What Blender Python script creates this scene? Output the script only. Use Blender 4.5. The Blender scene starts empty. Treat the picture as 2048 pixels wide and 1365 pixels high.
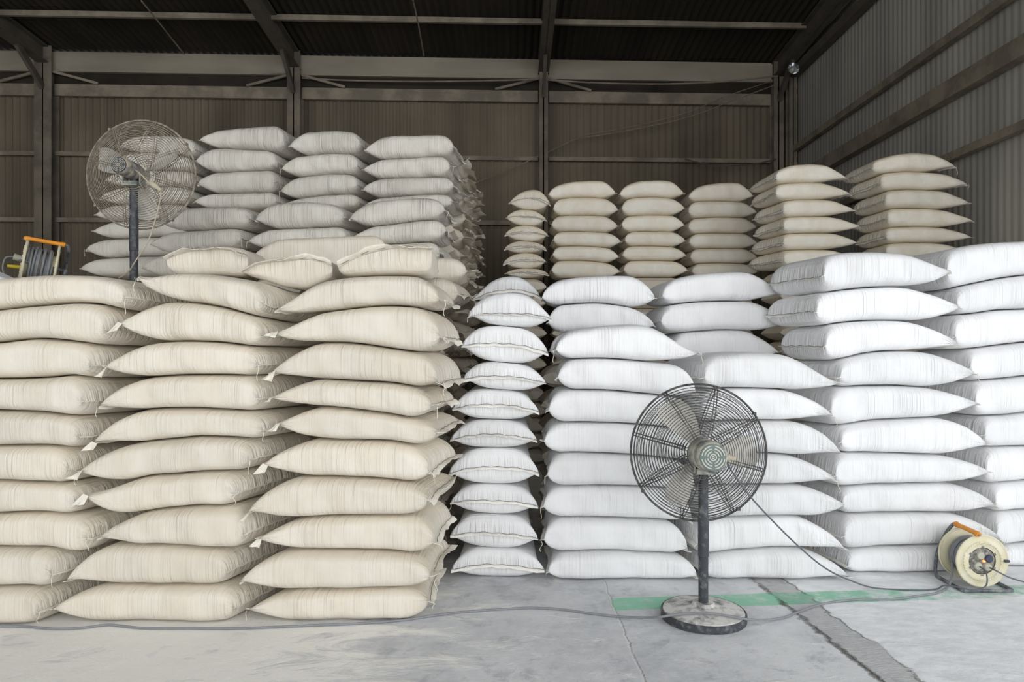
import bpy, math, random
import numpy as np
from mathutils import Vector, Matrix

sc = bpy.context.scene
col = sc.collection
F, CX, CY, CH = 1400.0, 1024.0, 682.5, 1.35      # focal length in px, picture centre, camera height

# ---------------------------------------------------------------- camera, world, daylight, exposure
cam_d = bpy.data.cameras.new('camera'); cam = bpy.data.objects.new('camera', cam_d); col.objects.link(cam)
cam_d.sensor_width = 36.0; cam_d.lens = 36.0 * F / 2048.0; cam_d.clip_start = .05
cam.location = (0, 0, CH); cam.rotation_euler = (math.pi / 2, 0, 0)
sc.camera = cam

world = bpy.data.worlds.new('daylight'); sc.world = world; world.use_nodes = True
bg = world.node_tree.nodes['Background']
bg.inputs[0].default_value = (.95, .98, 1.0, 1); bg.inputs[1].default_value = 1.5


def area(name, loc, target, sx, sy, power, color):
    d = bpy.data.lights.new(name, 'AREA'); d.shape = 'RECTANGLE'; d.size = sx; d.size_y = sy
    d.energy = power; d.color = color
    o = bpy.data.objects.new(name, d); col.objects.link(o)
    o.location = loc
    o.rotation_euler = (Vector(target) - Vector(loc)).to_track_quat('-Z', 'Z').to_euler()
    return o


area('side_door_daylight', (8.0, -2.5, 2.6), (.2, 4.6, 1.4), 6.0, 4.2, 225, (.97, .985, 1.0))     # the loading door in the side wall
area('front_door_daylight', (-.5, -11, 3.3), (0, 5, 1.6), 11.0, 5.6, 400, (1.0, .98, .945))      # the open front of the shed

sc.view_settings.view_transform = 'Standard'; sc.view_settings.look = 'None'
sc.view_settings.exposure = -0.03; sc.view_settings.gamma = 1.0; sc.view_settings.use_curve_mapping = False
sc.cycles.use_denoising = True


# ---------------------------------------------------------------- helpers
def lin(r, g, b):
    f = lambda c: (c / 255 / 12.92) if c / 255 <= .04045 else ((c / 255 + .055) / 1.055) ** 2.4
    return (f(r), f(g), f(b), 1)


def wx(px, Y): return (px - CX) * Y / F
def wz(py, Y): return CH - (py - CY) * Y / F
def floor_pt(px, py, z=0.0):
    Y = (CH - z) * F / (py - CY)
    return Vector((wx(px, Y), Y, z))
def at(px, py, Y): return Vector((wx(px, Y), Y, wz(py, Y)))


class MB:
    """collects shapes for ONE mesh object"""
    def __init__(s): s.v, s.f = [], []

    def add(s, vs, fs):
        b = len(s.v); s.v += [tuple(p) for p in vs]; s.f += [tuple(b + i for i in f) for f in fs]; return s

    def box(s, lo, hi):
        x0, y0, z0 = lo; x1, y1, z1 = hi
        return s.add([(x0, y0, z0), (x1, y0, z0), (x1, y1, z0), (x0, y1, z0), (x0, y0, z1), (x1, y0, z1), (x1, y1, z1), (x0, y1, z1)],
                     [(3, 2, 1, 0), (4, 5, 6, 7), (0, 1, 5, 4), (1, 2, 6, 5), (2, 3, 7, 6), (3, 0, 4, 7)])

    def bar(s, a, b, w, h, up=(0, 0, 1)):
        """box beam from a to b, width w sideways, height h along up"""
        a, b = Vector(a), Vector(b); d = (b - a).normalized(); up = Vector(up)
        side = d.cross(up).normalized(); u = side.cross(d).normalized()
        vs = [p + side * sx * w / 2 + u * sz * h / 2 for p in (a, b) for sx, sz in ((-1, -1), (1, -1), (1, 1), (-1, 1))]
        return s.add(vs, [(3, 2, 1, 0), (4, 5, 6, 7), (0, 1, 5, 4), (1, 2, 6, 5), (2, 3, 7, 6), (3, 0, 4, 7)])

    def ibeam(s, a, b, w, h, t=.014, up=(0, 0, 1)):
        a, b = Vector(a), Vector(b); d = (b - a).normalized(); up = Vector(up)
        side = d.cross(up).normalized(); u = side.cross(d).normalized()
        s.bar(a, b, t, h, up)
        for q in (-1, 1): s.bar(a + u * q * (h / 2 - t / 2), b + u * q * (h / 2 - t / 2), w, t, up)
        return s

    def tube(s, pts, r, n=8, closed=False, cap=True):
        pts = [Vector(p) for p in pts]; m = len(pts)
        rr = r if hasattr(r, '__len__') else [r] * m
        tan = []
        for i in range(m):
            a = pts[(i - 1) % m] if closed or i else pts[0]
            b = pts[(i + 1) % m] if closed or i < m - 1 else pts[-1]
            t = (b - a); tan.append(t.normalized() if t.length > 1e-9 else Vector((0, 0, 1)))
        ref = Vector((0, 0, 1)) if abs(tan[0].z) < .9 else Vector((1, 0, 0))
        nrm = (ref - tan[0] * ref.dot(tan[0])).normalized()
        vs = []
        for i in range(m):
            nrm = (nrm - tan[i] * nrm.dot(tan[i])).normalized(); bi = tan[i].cross(nrm)
            for k in range(n):
                a = 2 * math.pi * k / n
                vs.append(pts[i] + (nrm * math.cos(a) + bi * math.sin(a)) * rr[i])
        fs = []
        for i in range(m if closed else m - 1):
            j = (i + 1) % m
            for k in range(n):
                l = (k + 1) % n
                fs.append((i * n + k, i * n + l, j * n + l, j * n + k))
        if cap and not closed:
            fs.append(tuple(range(n))[::-1]); fs.append(tuple((m - 1) * n + k for k in range(n)))
        return s.add(vs, fs)

    def ring(s, c, R, r, axis='y', n=56, m=6):
        c = Vector(c); pts = []
        for i in range(n):
            a = 2 * math.pi * i / n
            ca, sa = R * math.cos(a), R * math.sin(a)
            pts.append(c + (Vector((ca, 0, sa)) if axis == 'y' else Vector((ca, sa, 0)) if axis == 'z' else Vector((0, ca, sa))))
        return s.tube(pts, r, m, closed=True)

    def lathe(s, c, prof, axis='y', n=40, sweep=None):
        """prof: (radius, distance along the axis) pairs; closed at radius 0"""
        c = Vector(c); vs, fs = [], []
        for R, d in prof:
            for i in range(n):
                a = 2 * math.pi * i / n
                ca, sa = R * math.cos(a), R * math.sin(a)
                vs.append(c + (Vector((ca, d, sa)) if axis == 'y' else Vector((ca, sa, d)) if axis == 'z' else Vector((d, ca, sa))))
        for k in range(len(prof) - 1):
            for i in range(n):
                j = (i + 1) % n
                fs.append((k * n + i, k * n + j, (k + 1) * n + j, (k + 1) * n + i))
        if prof[0][0] > 0: fs.append(tuple(range(n))[::-1])
        if prof[-1][0] > 0: fs.append(tuple((len(prof) - 1) * n + i for i in range(n)))
        return s.add(vs, fs)

    def build(s, name, mat, parent=None, smooth=True, bevel=0, origin=None):
        o0 = Vector(origin) if origin is not None else Vector((0, 0, 0))
        me = bpy.data.meshes.new(name)
        me.from_pydata([tuple(Vector(p) - o0) for p in s.v], [], s.f); me.update()
        if smooth:
            me.shade_smooth()
            try: me.set_sharp_from_angle(angle=math.radians(42))
            except Exception: pass
        o = bpy.data.objects.new(name, me); col.objects.link(o)
        if mat: me.materials.append(mat)
        if parent: o.parent = parent
        elif origin is not None: o.location = o0
        if bevel:
            b = o.modifiers.new('bevel', 'BEVEL'); b.width = bevel; b.segments = 2; b.limit_method = 'ANGLE'
        return o


def tag(o, label=None, cat=None, group=None, kind=None):
    if label: o['label'] = label
    if cat: o['category'] = cat
    if group: o['group'] = group
    if kind: o['kind'] = kind
    return o


def thing(name, loc, label, cat, group=None, rot=(0, 0, 0)):
    o = bpy.data.objects.new(name, None); col.objects.link(o)
    o.empty_display_size = .1; o.location = loc; o.rotation_euler = rot
    return tag(o, label, cat, group)


# ---------------------------------------------------------------- materials
def new_mat(name):
    m = bpy.data.materials.new(name); m.use_nodes = True
    nt = m.node_tree; return m, nt, nt.nodes['Principled BSDF']


def N(nt, kind, **kw):
    n = nt.nodes.new(kind)
    for k, v in kw.items(): setattr(n, k, v)
    return n


def plain(name, c, rough=.5, metal=0.0, noise=0.0, nscale=12, dust=None, dust_amt=.5, bump=0.0, bscale=60, up_dust=False):
    m, nt, b = new_mat(name)
    b.inputs['Base Color'].default_value = c; b.inputs['Roughness'].default_value = rough; b.inputs['Metallic'].default_value = metal
    tc = N(nt, 'ShaderNodeTexCoord')
    if noise or dust:
        nz = N(nt, 'ShaderNodeTexNoise'); nz.inputs['Scale'].default_value = nscale; nz.inputs['Detail'].default_value = 6
        nz.inputs['Roughness'].default_value = .62
        nt.links.new(tc.outputs['Object'], nz.inputs['Vector'])
        rp = N(nt, 'ShaderNodeValToRGB'); nt.links.new(nz.outputs['Fac'], rp.inputs[0])
        if dust:
            rp.color_ramp.elements[0].position = .5 - .25 * dust_amt; rp.color_ramp.elements[1].position = .72 - .25 * dust_amt
            rp.color_ramp.elements[0].color = c; rp.color_ramp.elements[1].color = dust
        else:
            rp.color_ramp.elements[0].position = .3; rp.color_ramp.elements[1].position = .7
            rp.color_ramp.elements[0].color = tuple(max(0, x * (1 - noise)) for x in c[:3]) + (1,)
            rp.color_ramp.elements[1].color = tuple(min(1, x * (1 + noise)) for x in c[:3]) + (1,)
        nt.links.new(rp.outputs[0], b.inputs['Base Color'])
        if dust:
            mr = N(nt, 'ShaderNodeMapRange'); mr.inputs[3].default_value = rough; mr.inputs[4].default_value = .9
            mr.inputs[1].default_value = .4; mr.inputs[2].default_value = .6
            nt.links.new(nz.outputs['Fac'], mr.inputs[0]); nt.links.new(mr.outputs[0], b.inputs['Roughness'])
    if bump:
        n2 = N(nt, 'ShaderNodeTexNoise'); n2.inputs['Scale'].default_value = bscale; n2.inputs['Detail'].default_value = 5
        nt.links.new(tc.outputs['Object'], n2.inputs['Vector'])
        bp = N(nt, 'ShaderNodeBump'); bp.inputs['Strength'].default_value = bump; bp.inputs['Distance'].default_value = .01
        nt.links.new(n2.outputs['Fac'], bp.inputs['Height']); nt.links.new(bp.outputs[0], b.inputs['Normal'])
    return m


def sack_mat(name, base, dusty, pleat=1.0, amount=.5, settled=.4):
    """woven plastic cloth: fine pleats across the sack, gathers running into the sewn ends, a film of dust in patches"""
    m, nt, b = new_mat(name); L = nt.links.new
    b.inputs['Roughness'].default_value = .62
    b.inputs['Specular IOR Level'].default_value = .25
    b.inputs['Sheen Weight'].default_value = .08
    uv = N(nt, 'ShaderNodeUVMap'); oi = N(nt, 'ShaderNodeObjectInfo'); at_ = N(nt, 'ShaderNodeAttribute'); at_.attribute_name = 'endness'
    off = N(nt, 'ShaderNodeVectorMath', operation='SCALE'); off.inputs[0].default_value = (37.1, 71.3, 13.7)
    L(oi.outputs['Random'], off.inputs['Scale'])

    def noise(sx, sy, detail, rough=.5, dist=0.0):
        mp = N(nt, 'ShaderNodeVectorMath', operation='MULTIPLY'); mp.inputs[1].default_value = (sx, sy, 1); L(uv.outputs[0], mp.inputs[0])
        ad = N(nt, 'ShaderNodeVectorMath', operation='ADD'); L(mp.outputs[0], ad.inputs[0]); L(off.outputs[0], ad.inputs[1])
        nz = N(nt, 'ShaderNodeTexNoise'); nz.inputs['Scale'].default_value = 1; nz.inputs['Detail'].default_value = detail
        nz.inputs['Roughness'].default_value = rough; nz.inputs['Distortion'].default_value = dist
        L(ad.outputs[0], nz.inputs['Vector']); return nz.outputs['Fac']

    def mth(op, a, c):
        n = N(nt, 'ShaderNodeMath', operation=op)
        for i, x in enumerate((a, c)):
            if isinstance(x, (int, float)): n.inputs[i].default_value = x
            else: L(x, n.inputs[i])
        return n.outputs[0]

    fine = noise(85, 1.9, 2, .55, .15)
    broad = noise(24, .9, 2, .5, .3)
    patch = noise(5, 4, 2)
    gath = noise(7, 48, 3, .6, .4)
    crump = noise(16, 16, 4, .6, .8)
    pm = mth('MULTIPLY', mth('SUBTRACT', patch, .28), 2.3 * pleat)
    h = mth('MULTIPLY', mth('ADD', mth('MULTIPLY', fine, .55), mth('MULTIPLY', broad, .55)), pm)
    h = mth('MULTIPLY', h, mth('SUBTRACT', 1.15, at_.outputs['Fac']))
    e = mth('MULTIPLY', mth('ADD', mth('MULTIPLY', gath, 1.4), mth('MULTIPLY', crump, 1.3)), at_.outputs['Fac'])
    h = mth('ADD', mth('ADD', h, e), mth('MULTIPLY', crump, .22))
    bp = N(nt, 'ShaderNodeBump'); bp.inputs['Strength'].default_value = .85; bp.inputs['Distance'].default_value = .018
    L(h, bp.inputs['Height']); L(bp.outputs[0], b.inputs['Normal'])
    dirt = noise(4.5, 3.2, 5, .62, .5)
    rp = N(nt, 'ShaderNodeValToRGB'); rp.color_ramp.elements[0].position = .36; rp.color_ramp.elements[1].position = .68
    rp.color_ramp.elements[0].color = base; rp.color_ramp.elements[1].color = dusty
    L(dirt, rp.inputs[0])
    mx = N(nt, 'ShaderNodeMix', data_type='RGBA'); mx.inputs[0].default_value = amount; mx.inputs[6].default_value = base
    L(rp.outputs[0], mx.inputs[7])
    ge = N(nt, 'ShaderNodeNewGeometry'); sx = N(nt, 'ShaderNodeSeparateXYZ'); L(ge.outputs['Normal'], sx.inputs[0])   # dust settles on what faces up
    sm = N(nt, 'ShaderNodeMapRange'); sm.interpolation_type = 'SMOOTHSTEP'; sm.inputs[1].default_value = .15; sm.inputs[2].default_value = .85; sm.inputs[4].default_value = settled
    L(sx.outputs[2], sm.inputs[0])
    m2 = N(nt, 'ShaderNodeMix', data_type='RGBA'); L(sm.outputs[0], m2.inputs[0]); L(mx.outputs[2], m2.inputs[6]); m2.inputs[7].default_value = dusty
    mx = m2
    hs = N(nt, 'ShaderNodeHueSaturation'); mr = N(nt, 'ShaderNodeMapRange'); mr.inputs[3].default_value = .93; mr.inputs[4].default_value = 1.05
    L(oi.outputs['Random'], mr.inputs[0]); L(mr.outputs[0], hs.inputs['Value']); L(mx.outputs[2], hs.inputs['Color'])
    L(hs.outputs[0], b.inputs['Base Color'])
    return m


M = {}
M['cream'] = sack_mat('cream_sackcloth', lin(224, 217, 205), lin(207, 195, 174), 1.15, .5, .55)
M['white'] = sack_mat('white_sackcloth', lin(236, 236, 237), lin(222, 222, 223), 1.2, .5, .2)
M['grey'] = sack_mat('dusty_grey_sackcloth', lin(222, 217, 208), lin(190, 184, 174), 1.9, .6, .5)
M['tan'] = sack_mat('dusty_tan_sackcloth', lin(247, 242, 231), lin(224, 209, 180), .45, .5, .8)
M['hem'] = plain('hem_cloth', lin(236, 233, 226), .7, noise=.08, nscale=30, bump=.3, bscale=50)
M['hem_cream'] = plain('cream_hem_cloth', lin(228, 222, 209), .75, noise=.08, nscale=30, bump=.3, bscale=50)
M['thread'] = plain('sewing_thread', lin(226, 218, 200), .8)
M['stitch'] = plain('dark_stitching', lin(92, 88, 84), .8)
M['fanblack'] = plain('chipped_black_paint', lin(58, 61, 66), .3, .0, dust=lin(126, 127, 128), dust_amt=-.05, nscale=30)
M['fanbase'] = plain('floury_black_base', lin(82, 84, 87), .6, 0, dust=lin(208, 206, 202), dust_amt=.75, nscale=15, bump=.3)
M['wire'] = plain('dark_wire', lin(62, 62, 63), .45, .4, dust=lin(120, 118, 114), dust_amt=.3, nscale=40)
M['wire_dusty'] = plain('dusty_wire', lin(108, 100, 88), .7, 0, dust=lin(160, 150, 134), dust_amt=.5, nscale=30)
M['blade'] = plain('fan_blade_metal', lin(150, 150, 150), .5, .0, dust=lin(214, 210, 202), dust_amt=.9, nscale=9)
M['motor'] = plain('motor_green_grey', lin(92, 102, 100), .45, 0, dust=lin(196, 190, 176), dust_amt=.5, nscale=14)
M['motor_cap'] = plain('motor_cap_green', lin(104, 118, 112), .5, 0, noise=.12, nscale=20)
M['slot'] = plain('motor_slot_grille', lin(206, 206, 198), .6)
M['motor_blue'] = plain('dusty_blue_grey_motor', lin(84, 92, 100), .5, 0, dust=lin(176, 166, 150), dust_amt=.55, nscale=12)
M['cap_dark'] = plain('dark_motor_cap', lin(66, 72, 78), .55)
M['slot_dusty'] = plain('dusty_slot_grille', lin(176, 168, 152), .7)
M['cord_grey'] = plain('grey_cord', lin(128, 130, 134), .5, noise=.08, nscale=30)
M['cord_dark'] = plain('dark_grey_cord', lin(96, 98, 104), .5, noise=.08, nscale=30)
M['plug'] = plain('dusty_beige_plug', lin(190, 180, 160), .7, noise=.15, nscale=40)
M['reel'] = plain('cream_plastic', lin(206, 198, 164), .45, 0, dust=lin(218, 212, 190), dust_amt=.5, nscale=10)
M['reel_panel'] = plain('grey_socket_panel', lin(150, 146, 138), .5, 0, dust=lin(92, 90, 86), dust_amt=.5, nscale=60, bump=.4, bscale=90)
M['socket'] = plain('grey_socket_cap', lin(176, 176, 160), .55, noise=.1, nscale=30)
M['socket_dark'] = plain('blue_grey_socket', lin(58, 66, 84), .4)
M['orange'] = plain('orange_handle', lin(228, 146, 40), .45, noise=.08, nscale=30)
M['tube'] = plain('painted_steel_tube', lin(72, 78, 86), .35, .3, dust=lin(150, 152, 152), dust_amt=.3, nscale=20)
M['yellow'] = plain('yellow_plug', lin(196, 176, 40), .5)
M['steel'] = plain('dusty_steelwork', lin(126, 117, 103), .85, 0, dust=lin(100, 93, 82), dust_amt=.5, nscale=3, bump=.3, bscale=20)
M['girt'] = plain('dusty_girt', lin(146, 136, 120), .85, 0, dust=lin(116, 108, 95), dust_amt=.5, nscale=3, bump=.3, bscale=20)
M['steel_dark'] = plain('sooty_steelwork', lin(84, 78, 70), .85, 0, noise=.25, nscale=4)
M['chrome'] = plain('shiny_metal', lin(220, 224, 228), .15, 1.0)
m, nt, b = new_mat('red_pilot_lamp'); b.inputs['Base Color'].default_value = lin(255, 130, 80)
b.inputs['Emission Color'].default_value = (1, .30, .10, 1); b.inputs['Emission Strength'].default_value = 2.2; M['pilot'] = m


def sheet_mat(name, a, c, streak, blotch=None):
    """dusty corrugated sheet: colour drifts in vertical runs"""
    m, nt, b = new_mat(name); L = nt.links.new
    b.inputs['Roughness'].default_value = .85; b.inputs['Specular IOR Level'].default_value = .2
    tc = N(nt, 'ShaderNodeTexCoord'); mp = N(nt, 'ShaderNodeMapping'); mp.inputs['Scale'].default_value = streak
    L(tc.outputs['Object'], mp.inputs[0])
    n1 = N(nt, 'ShaderNodeTexNoise'); n1.inputs['Scale'].default_value = 1; n1.inputs['Detail'].default_value = 6; L(mp.outputs[0], n1.inputs['Vector'])
    n2 = N(nt, 'ShaderNodeTexNoise'); n2.inputs['Scale'].default_value = .55; n2.inputs['Detail'].default_value = 5; L(tc.outputs['Object'], n2.inputs['Vector'])
    ad = N(nt, 'ShaderNodeMath', operation='ADD'); L(n1.outputs['Fac'], ad.inputs[0]); L(n2.outputs['Fac'], ad.inputs[1])
    hv = N(nt, 'ShaderNodeMath', operation='MULTIPLY'); hv.inputs[1].default_value = .5; L(ad.outputs[0], hv.inputs[0])
    rp = N(nt, 'ShaderNodeValToRGB'); rp.color_ramp.elements[0].position = .36; rp.color_ramp.elements[1].position = .64
    rp.color_ramp.elements[0].color = a; rp.color_ramp.elements[1].color = c
    L(hv.outputs[0], rp.inputs[0]); L(rp.outputs[0], b.inputs['Base Color'])
    return m


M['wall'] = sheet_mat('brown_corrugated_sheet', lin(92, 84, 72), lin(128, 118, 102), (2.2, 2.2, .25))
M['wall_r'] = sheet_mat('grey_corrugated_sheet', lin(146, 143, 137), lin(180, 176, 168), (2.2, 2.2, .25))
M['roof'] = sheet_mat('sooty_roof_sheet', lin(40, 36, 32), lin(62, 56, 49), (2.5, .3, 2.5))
M['fascia'] = sheet_mat('dusty_fascia', lin(128, 120, 107), lin(164, 156, 141), (.6, .6, 3))


def floor_mat():
    m, nt, b = new_mat('worn_concrete'); L = nt.links.new
    tc = N(nt, 'ShaderNodeTexCoord'); P = tc.outputs['Object']
    sep = N(nt, 'ShaderNodeSeparateXYZ'); L(P, sep.inputs[0]); X, Y = sep.outputs[0], sep.outputs[1]

    def mth(op, a, c=0.0, cl=False):
        n = N(nt, 'ShaderNodeMath', operation=op); n.use_clamp = cl
        for i, x in enumerate((a, c)):
            if isinstance(x, (int, float)): n.inputs[i].default_value = x
            else: L(x, n.inputs[i])
        return n.outputs[0]

    def noise(s, detail=6, rough=.6, dist=0.0, sc3=None):
        n = N(nt, 'ShaderNodeTexNoise'); n.inputs['Scale'].default_value = s; n.inputs['Detail'].default_value = detail
        n.inputs['Roughness'].default_value = rough; n.inputs['Distortion'].default_value = dist
        if sc3:
            mp = N(nt, 'ShaderNodeMapping'); mp.inputs['Scale'].default_value = sc3; mp.inputs['Rotation'].default_value = (0, 0, .5); L(P, mp.inputs[0]); L(mp.outputs[0], n.inputs['Vector'])
        else: L(P, n.inputs['Vector'])
        return n.outputs['Fac']

    def step(v, lo, hi):
        n = N(nt, 'ShaderNodeMapRange'); n.interpolation_type = 'SMOOTHSTEP'
        n.inputs[1].default_value = lo; n.inputs[2].default_value = hi; L(v, n.inputs[0]); return n.outputs[0]

    def mix(f, a, c):
        n = N(nt, 'ShaderNodeMix', data_type='RGBA'); L(f, n.inputs[0])
        for i, x in ((6, a), (7, c)):
            if isinstance(x, tuple): n.inputs[i].default_value = x
            else: L(x, n.inputs[i])
        return n.outputs[2]

    def line(p, q, wob, scale):
        """signed distance from the line p-q with a wobble, positive to the right"""
        (x0, y0), (x1, y1) = p, q; l = math.hypot(x1 - x0, y1 - y0); nx, ny = -(y1 - y0) / l, (x1 - x0) / l
        d = mth('ADD', mth('MULTIPLY', mth('SUBTRACT', X, x0), nx), mth('MULTIPLY', mth('SUBTRACT', Y, y0), ny))
        w = mth('MULTIPLY', mth('SUBTRACT', noise(scale, 5, .65), .5), wob)
        return mth('ADD', d, w)

    fp = lambda a, c: tuple(floor_pt(a, c)[:2])
    stain = noise(1.1, 7, .62, .3); fine = noise(14, 8, .7); grain = noise(70, 4, .7)
    base = mix(step(stain, .36, .66), lin(190, 192, 196), lin(224, 225, 227))
    base = mix(mth('MULTIPLY', step(fine, .40, .68), .5), base, lin(222, 222, 222))
    base = mix(mth('MULTIPLY', step(noise(5.5, 8, .72, .4), .52, .66), .5), base, lin(156, 158, 164))
    base = mix(mth('MULTIPLY', step(noise(38, 5, .75), .60, .72), .5), base, lin(150, 152, 156))
    base = mix(mth('MULTIPLY', step(noise(21, 4, .8), .66, .71), .7), base, lin(232, 232, 232))
    # flour lying on the concrete, thick by the cream stack, thin towards the fan
    fall = step(X, .35, -1.5)
    d1 = mth('ADD', noise(2.6, 8, .68, .6, (1.0, 2.2, 1)), mth('MULTIPLY', fall, .30))
    flour = mth('MULTIPLY', step(d1, .56, .74), .92)
    base = mix(flour, base, lin(243, 241, 236))
    spl = step(noise(3.4, 3, .5, .2), .66, .69)
    base = mix(mth('MULTIPLY', spl, .55), base, lin(224, 226, 228))
    # slab joints and the patched trench
    j1 = line(fp(1207, 1165), fp(1288, 1365), .05, 7); c1 = step(mth('ABSOLUTE', j1), .010, .002)
    t0 = line(fp(1512, 1165), fp(1765, 1365), .09, 11); t1 = line(fp(1572, 1160), fp(1850, 1365), .16, 6)
    c2 = mth('MULTIPLY', step(mth('ABSOLUTE', t0), .022, .004), step(mth('ADD', noise(8, 6, .75), mth('MULTIPLY', step(Y, 3.6, 2.9), .12)), .40, .62))
    c3 = mth('MULTIPLY', step(mth('ABSOLUTE', t1), .009, .002), step(noise(6, 4, .6), .38, .55))
    strip = mth('MULTIPLY', step(t0, .0, .01), step(t1, .01, .0))
    base = mix(mth('MULTIPLY', strip, .3), base, mix(step(fine, .38, .62), lin(176, 174, 170), lin(206, 205, 203)))
    base = mix(mth('MULTIPLY', step(t1, .0, .02), .8), base, mix(step(noise(7, 8, .72, .5, (1, 2.4, 1)), .36, .64), lin(226, 228, 231), lin(248, 249, 250)))  # slab beyond the trench paler: side-door light put into its colour
    # painted green line
    g = line(fp(1230, 1209), fp(2000, 1184), .02, 6)
    gm = mth('MULTIPLY', step(mth('ABSOLUTE', g), .087, .080), step(mth('ADD', X, mth('MULTIPLY', fine, .05)), .52, .55))
    wear = step(mth('ADD', noise(9, 6, .7), mth('MULTIPLY', step(X, 1.2, 2.6), .16)), .78, .46)
    gm = mth('MULTIPLY', mth('MULTIPLY', gm, wear), .92)
    base = mix(gm, base, lin(140, 200, 170))
    base = mix(mth('MULTIPLY', c1, .5), base, lin(226, 224, 220))
    base = mix(mth('MULTIPLY', c2, .85), base, lin(96, 92, 84))
    base = mix(mth('MULTIPLY', c3, .7), base, lin(120, 118, 112))
    L(base, b.inputs['Base Color'])
    b.inputs['Roughness'].default_value = .72; b.inputs['Specular IOR Level'].default_value = .3
    h = mth('ADD', mth('ADD', mth('MULTIPLY', fine, .5), mth('MULTIPLY', grain, .12)), mth('MULTIPLY', flour, .35))
    rough_strip = mth('MULTIPLY', mth('MULTIPLY', strip, noise(26, 6, .7, .5, (1, 3.0, 1))), 1.5)
    h = mth('ADD', h, rough_strip)
    h = mth('SUBTRACT', h, mth('MULTIPLY', c2, 2.2)); h = mth('SUBTRACT', h, c3); h = mth('SUBTRACT', h, mth('MULTIPLY', c1, .6))
    bp = N(nt, 'ShaderNodeBump'); bp.inputs['Strength'].default_value = .8; bp.inputs['Distance'].default_value = .014
    L(h, bp.inputs['Height']); L(bp.outputs[0], b.inputs['Normal'])
    return m


M['floor'] = floor_mat()

# ---------------------------------------------------------------- the shed
o = MB().box((-11.2, -7, -.12), (7.5, 11.6, 0)).build('floor', M['floor'], smooth=False); tag(o, kind='structure')

WS = .0402                                                      # the back wall runs slightly away from the camera
def wallY(x): return 10.62 + WS * (x - .3)
XR0, YR0 = 4.27, wallY(4.27)
def rightX(y): return 4.27 - .018 * (YR0 - y)


def corrugated(p, q, z0, z1, amp=.016, pitch=.105, per=6, thick=.004, up=None, slope=0.0):
    """sheet between plan points p and q, waves across; z0 bottom, z1 top"""
    mb = MB(); p, q = Vector(p), Vector(q); d = q - p; l = d.length; d /= l; nrm = Vector((d.y, -d.x, 0))
    n = int(l / pitch * per); vs = []
    for side in (0, 1):
        for i in range(n + 1):
            s = l * i / n; a = amp * math.cos(2 * math.pi * s / pitch)
            a = max(-amp * .7, min(amp * .7, a * 1.15))
            c = p + d * s + nrm * (a - side * thick)
            vs += [(c.x, c.y, z0), (c.x, c.y, z1)]
    fs = []; m = 2 * (n + 1)
    for i in range(n):
        fs.append((2 * i, 2 * i + 2, 2 * i + 3, 2 * i + 1)); fs.append((m + 2 * i + 1, m + 2 * i + 3, m + 2 * i + 2, m + 2 * i))
    return mb.add(vs, fs)


xl = -11.0
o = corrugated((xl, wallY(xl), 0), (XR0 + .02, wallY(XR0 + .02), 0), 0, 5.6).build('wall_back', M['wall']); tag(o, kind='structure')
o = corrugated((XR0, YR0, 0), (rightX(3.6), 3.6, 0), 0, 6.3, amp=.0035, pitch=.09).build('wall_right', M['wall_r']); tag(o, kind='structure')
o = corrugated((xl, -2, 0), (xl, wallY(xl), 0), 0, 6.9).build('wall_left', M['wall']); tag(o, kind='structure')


def roofz(y): return 5.61 + .085 * (10.6 - y)
mb = MB(); vs, fs = [], []; n = int(16.2 / .105 * 6)
for side in (0, 1):
    for i in range(n + 1):
        x = -11.1 + 16.2 * i / n; a = max(-.012, min(.012, .018 * math.cos(2 * math.pi * x / .105)))
        for y in (11.4, -2.0): vs.append((x, y, roofz(y) + a + side * .005))
for i in range(n):
    a = 2 * i; fs.append((a, a + 1, a + 3, a + 2)); a += 2 * (n + 1); fs.append((a + 2, a + 3, a + 1, a))
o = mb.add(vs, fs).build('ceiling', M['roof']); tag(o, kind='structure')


def struct(name, mb, mat, bevel=0): return tag(mb.build(name, mat, smooth=False, bevel=bevel), kind='structure')


colx = [(-6.78, .25), (-3.2, .19), (.47, .13), (4.02, .15)]
for x, w in colx:
    y = wallY(x) - .13
    struct('steel_column', MB().ibeam((x, y, 0), (x, y, roofz(y) - .02), w, .19, .016, up=(0, 1, 0)), M['steel'])
    # rafters under the roof sheets, and their knee at the column head
    rw = .16
    struct('roof_beam', MB().ibeam((x, y + .05, roofz(y) - .16), (x, -1.9, roofz(-1.9) - .16), rw, .24, .014), M['steel_dark'])
    struct('knee_beam', MB().bar((x, y - .1, roofz(y) - .62), (x, y - .62, roofz(y - .6) - .27), .05, .09, up=(0, 1, 0)), M['steel_dark'])
struct('corner_column', MB().ibeam((4.17, wallY(4.17) - .33, 0), (4.17, wallY(4.17) - .33, roofz(10.3) - .3), .12, .14, .014, up=(0, 1, 0)), M['steel'])
# girts along the back wall
for z, h, d in ((5.03, .17, .07), (4.10, .06, .05), (3.13, .065, .05)):
    xs = [-10.9] + [c[0] for c in colx]
    for a, c in zip(xs[:-1], xs[1:]):
        a2, c2 = a + .08, c - .08
        struct('girt_beam', MB().bar((a2, wallY(a2) - .06, z), (c2, wallY(c2) - .06, z), d, h), M['girt'])
# eave fascia between the columns
xs = [-10.9] + [c[0] for c in colx]
for a, c in zip(xs[:-1], xs[1:]):
    a2, c2 = a + .06, c - .06
    struct('eave_beam', MB().bar((a2, wallY(a2) - .10, 5.43), (c2, wallY(c2) - .10, 5.43), .06, .29), M['fascia'])
    struct('eave_beam', MB().bar((a2, wallY(a2) - .05, 5.2), (c2, wallY(c2) - .05, 5.2), .03, .16), M['roof'])
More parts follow.
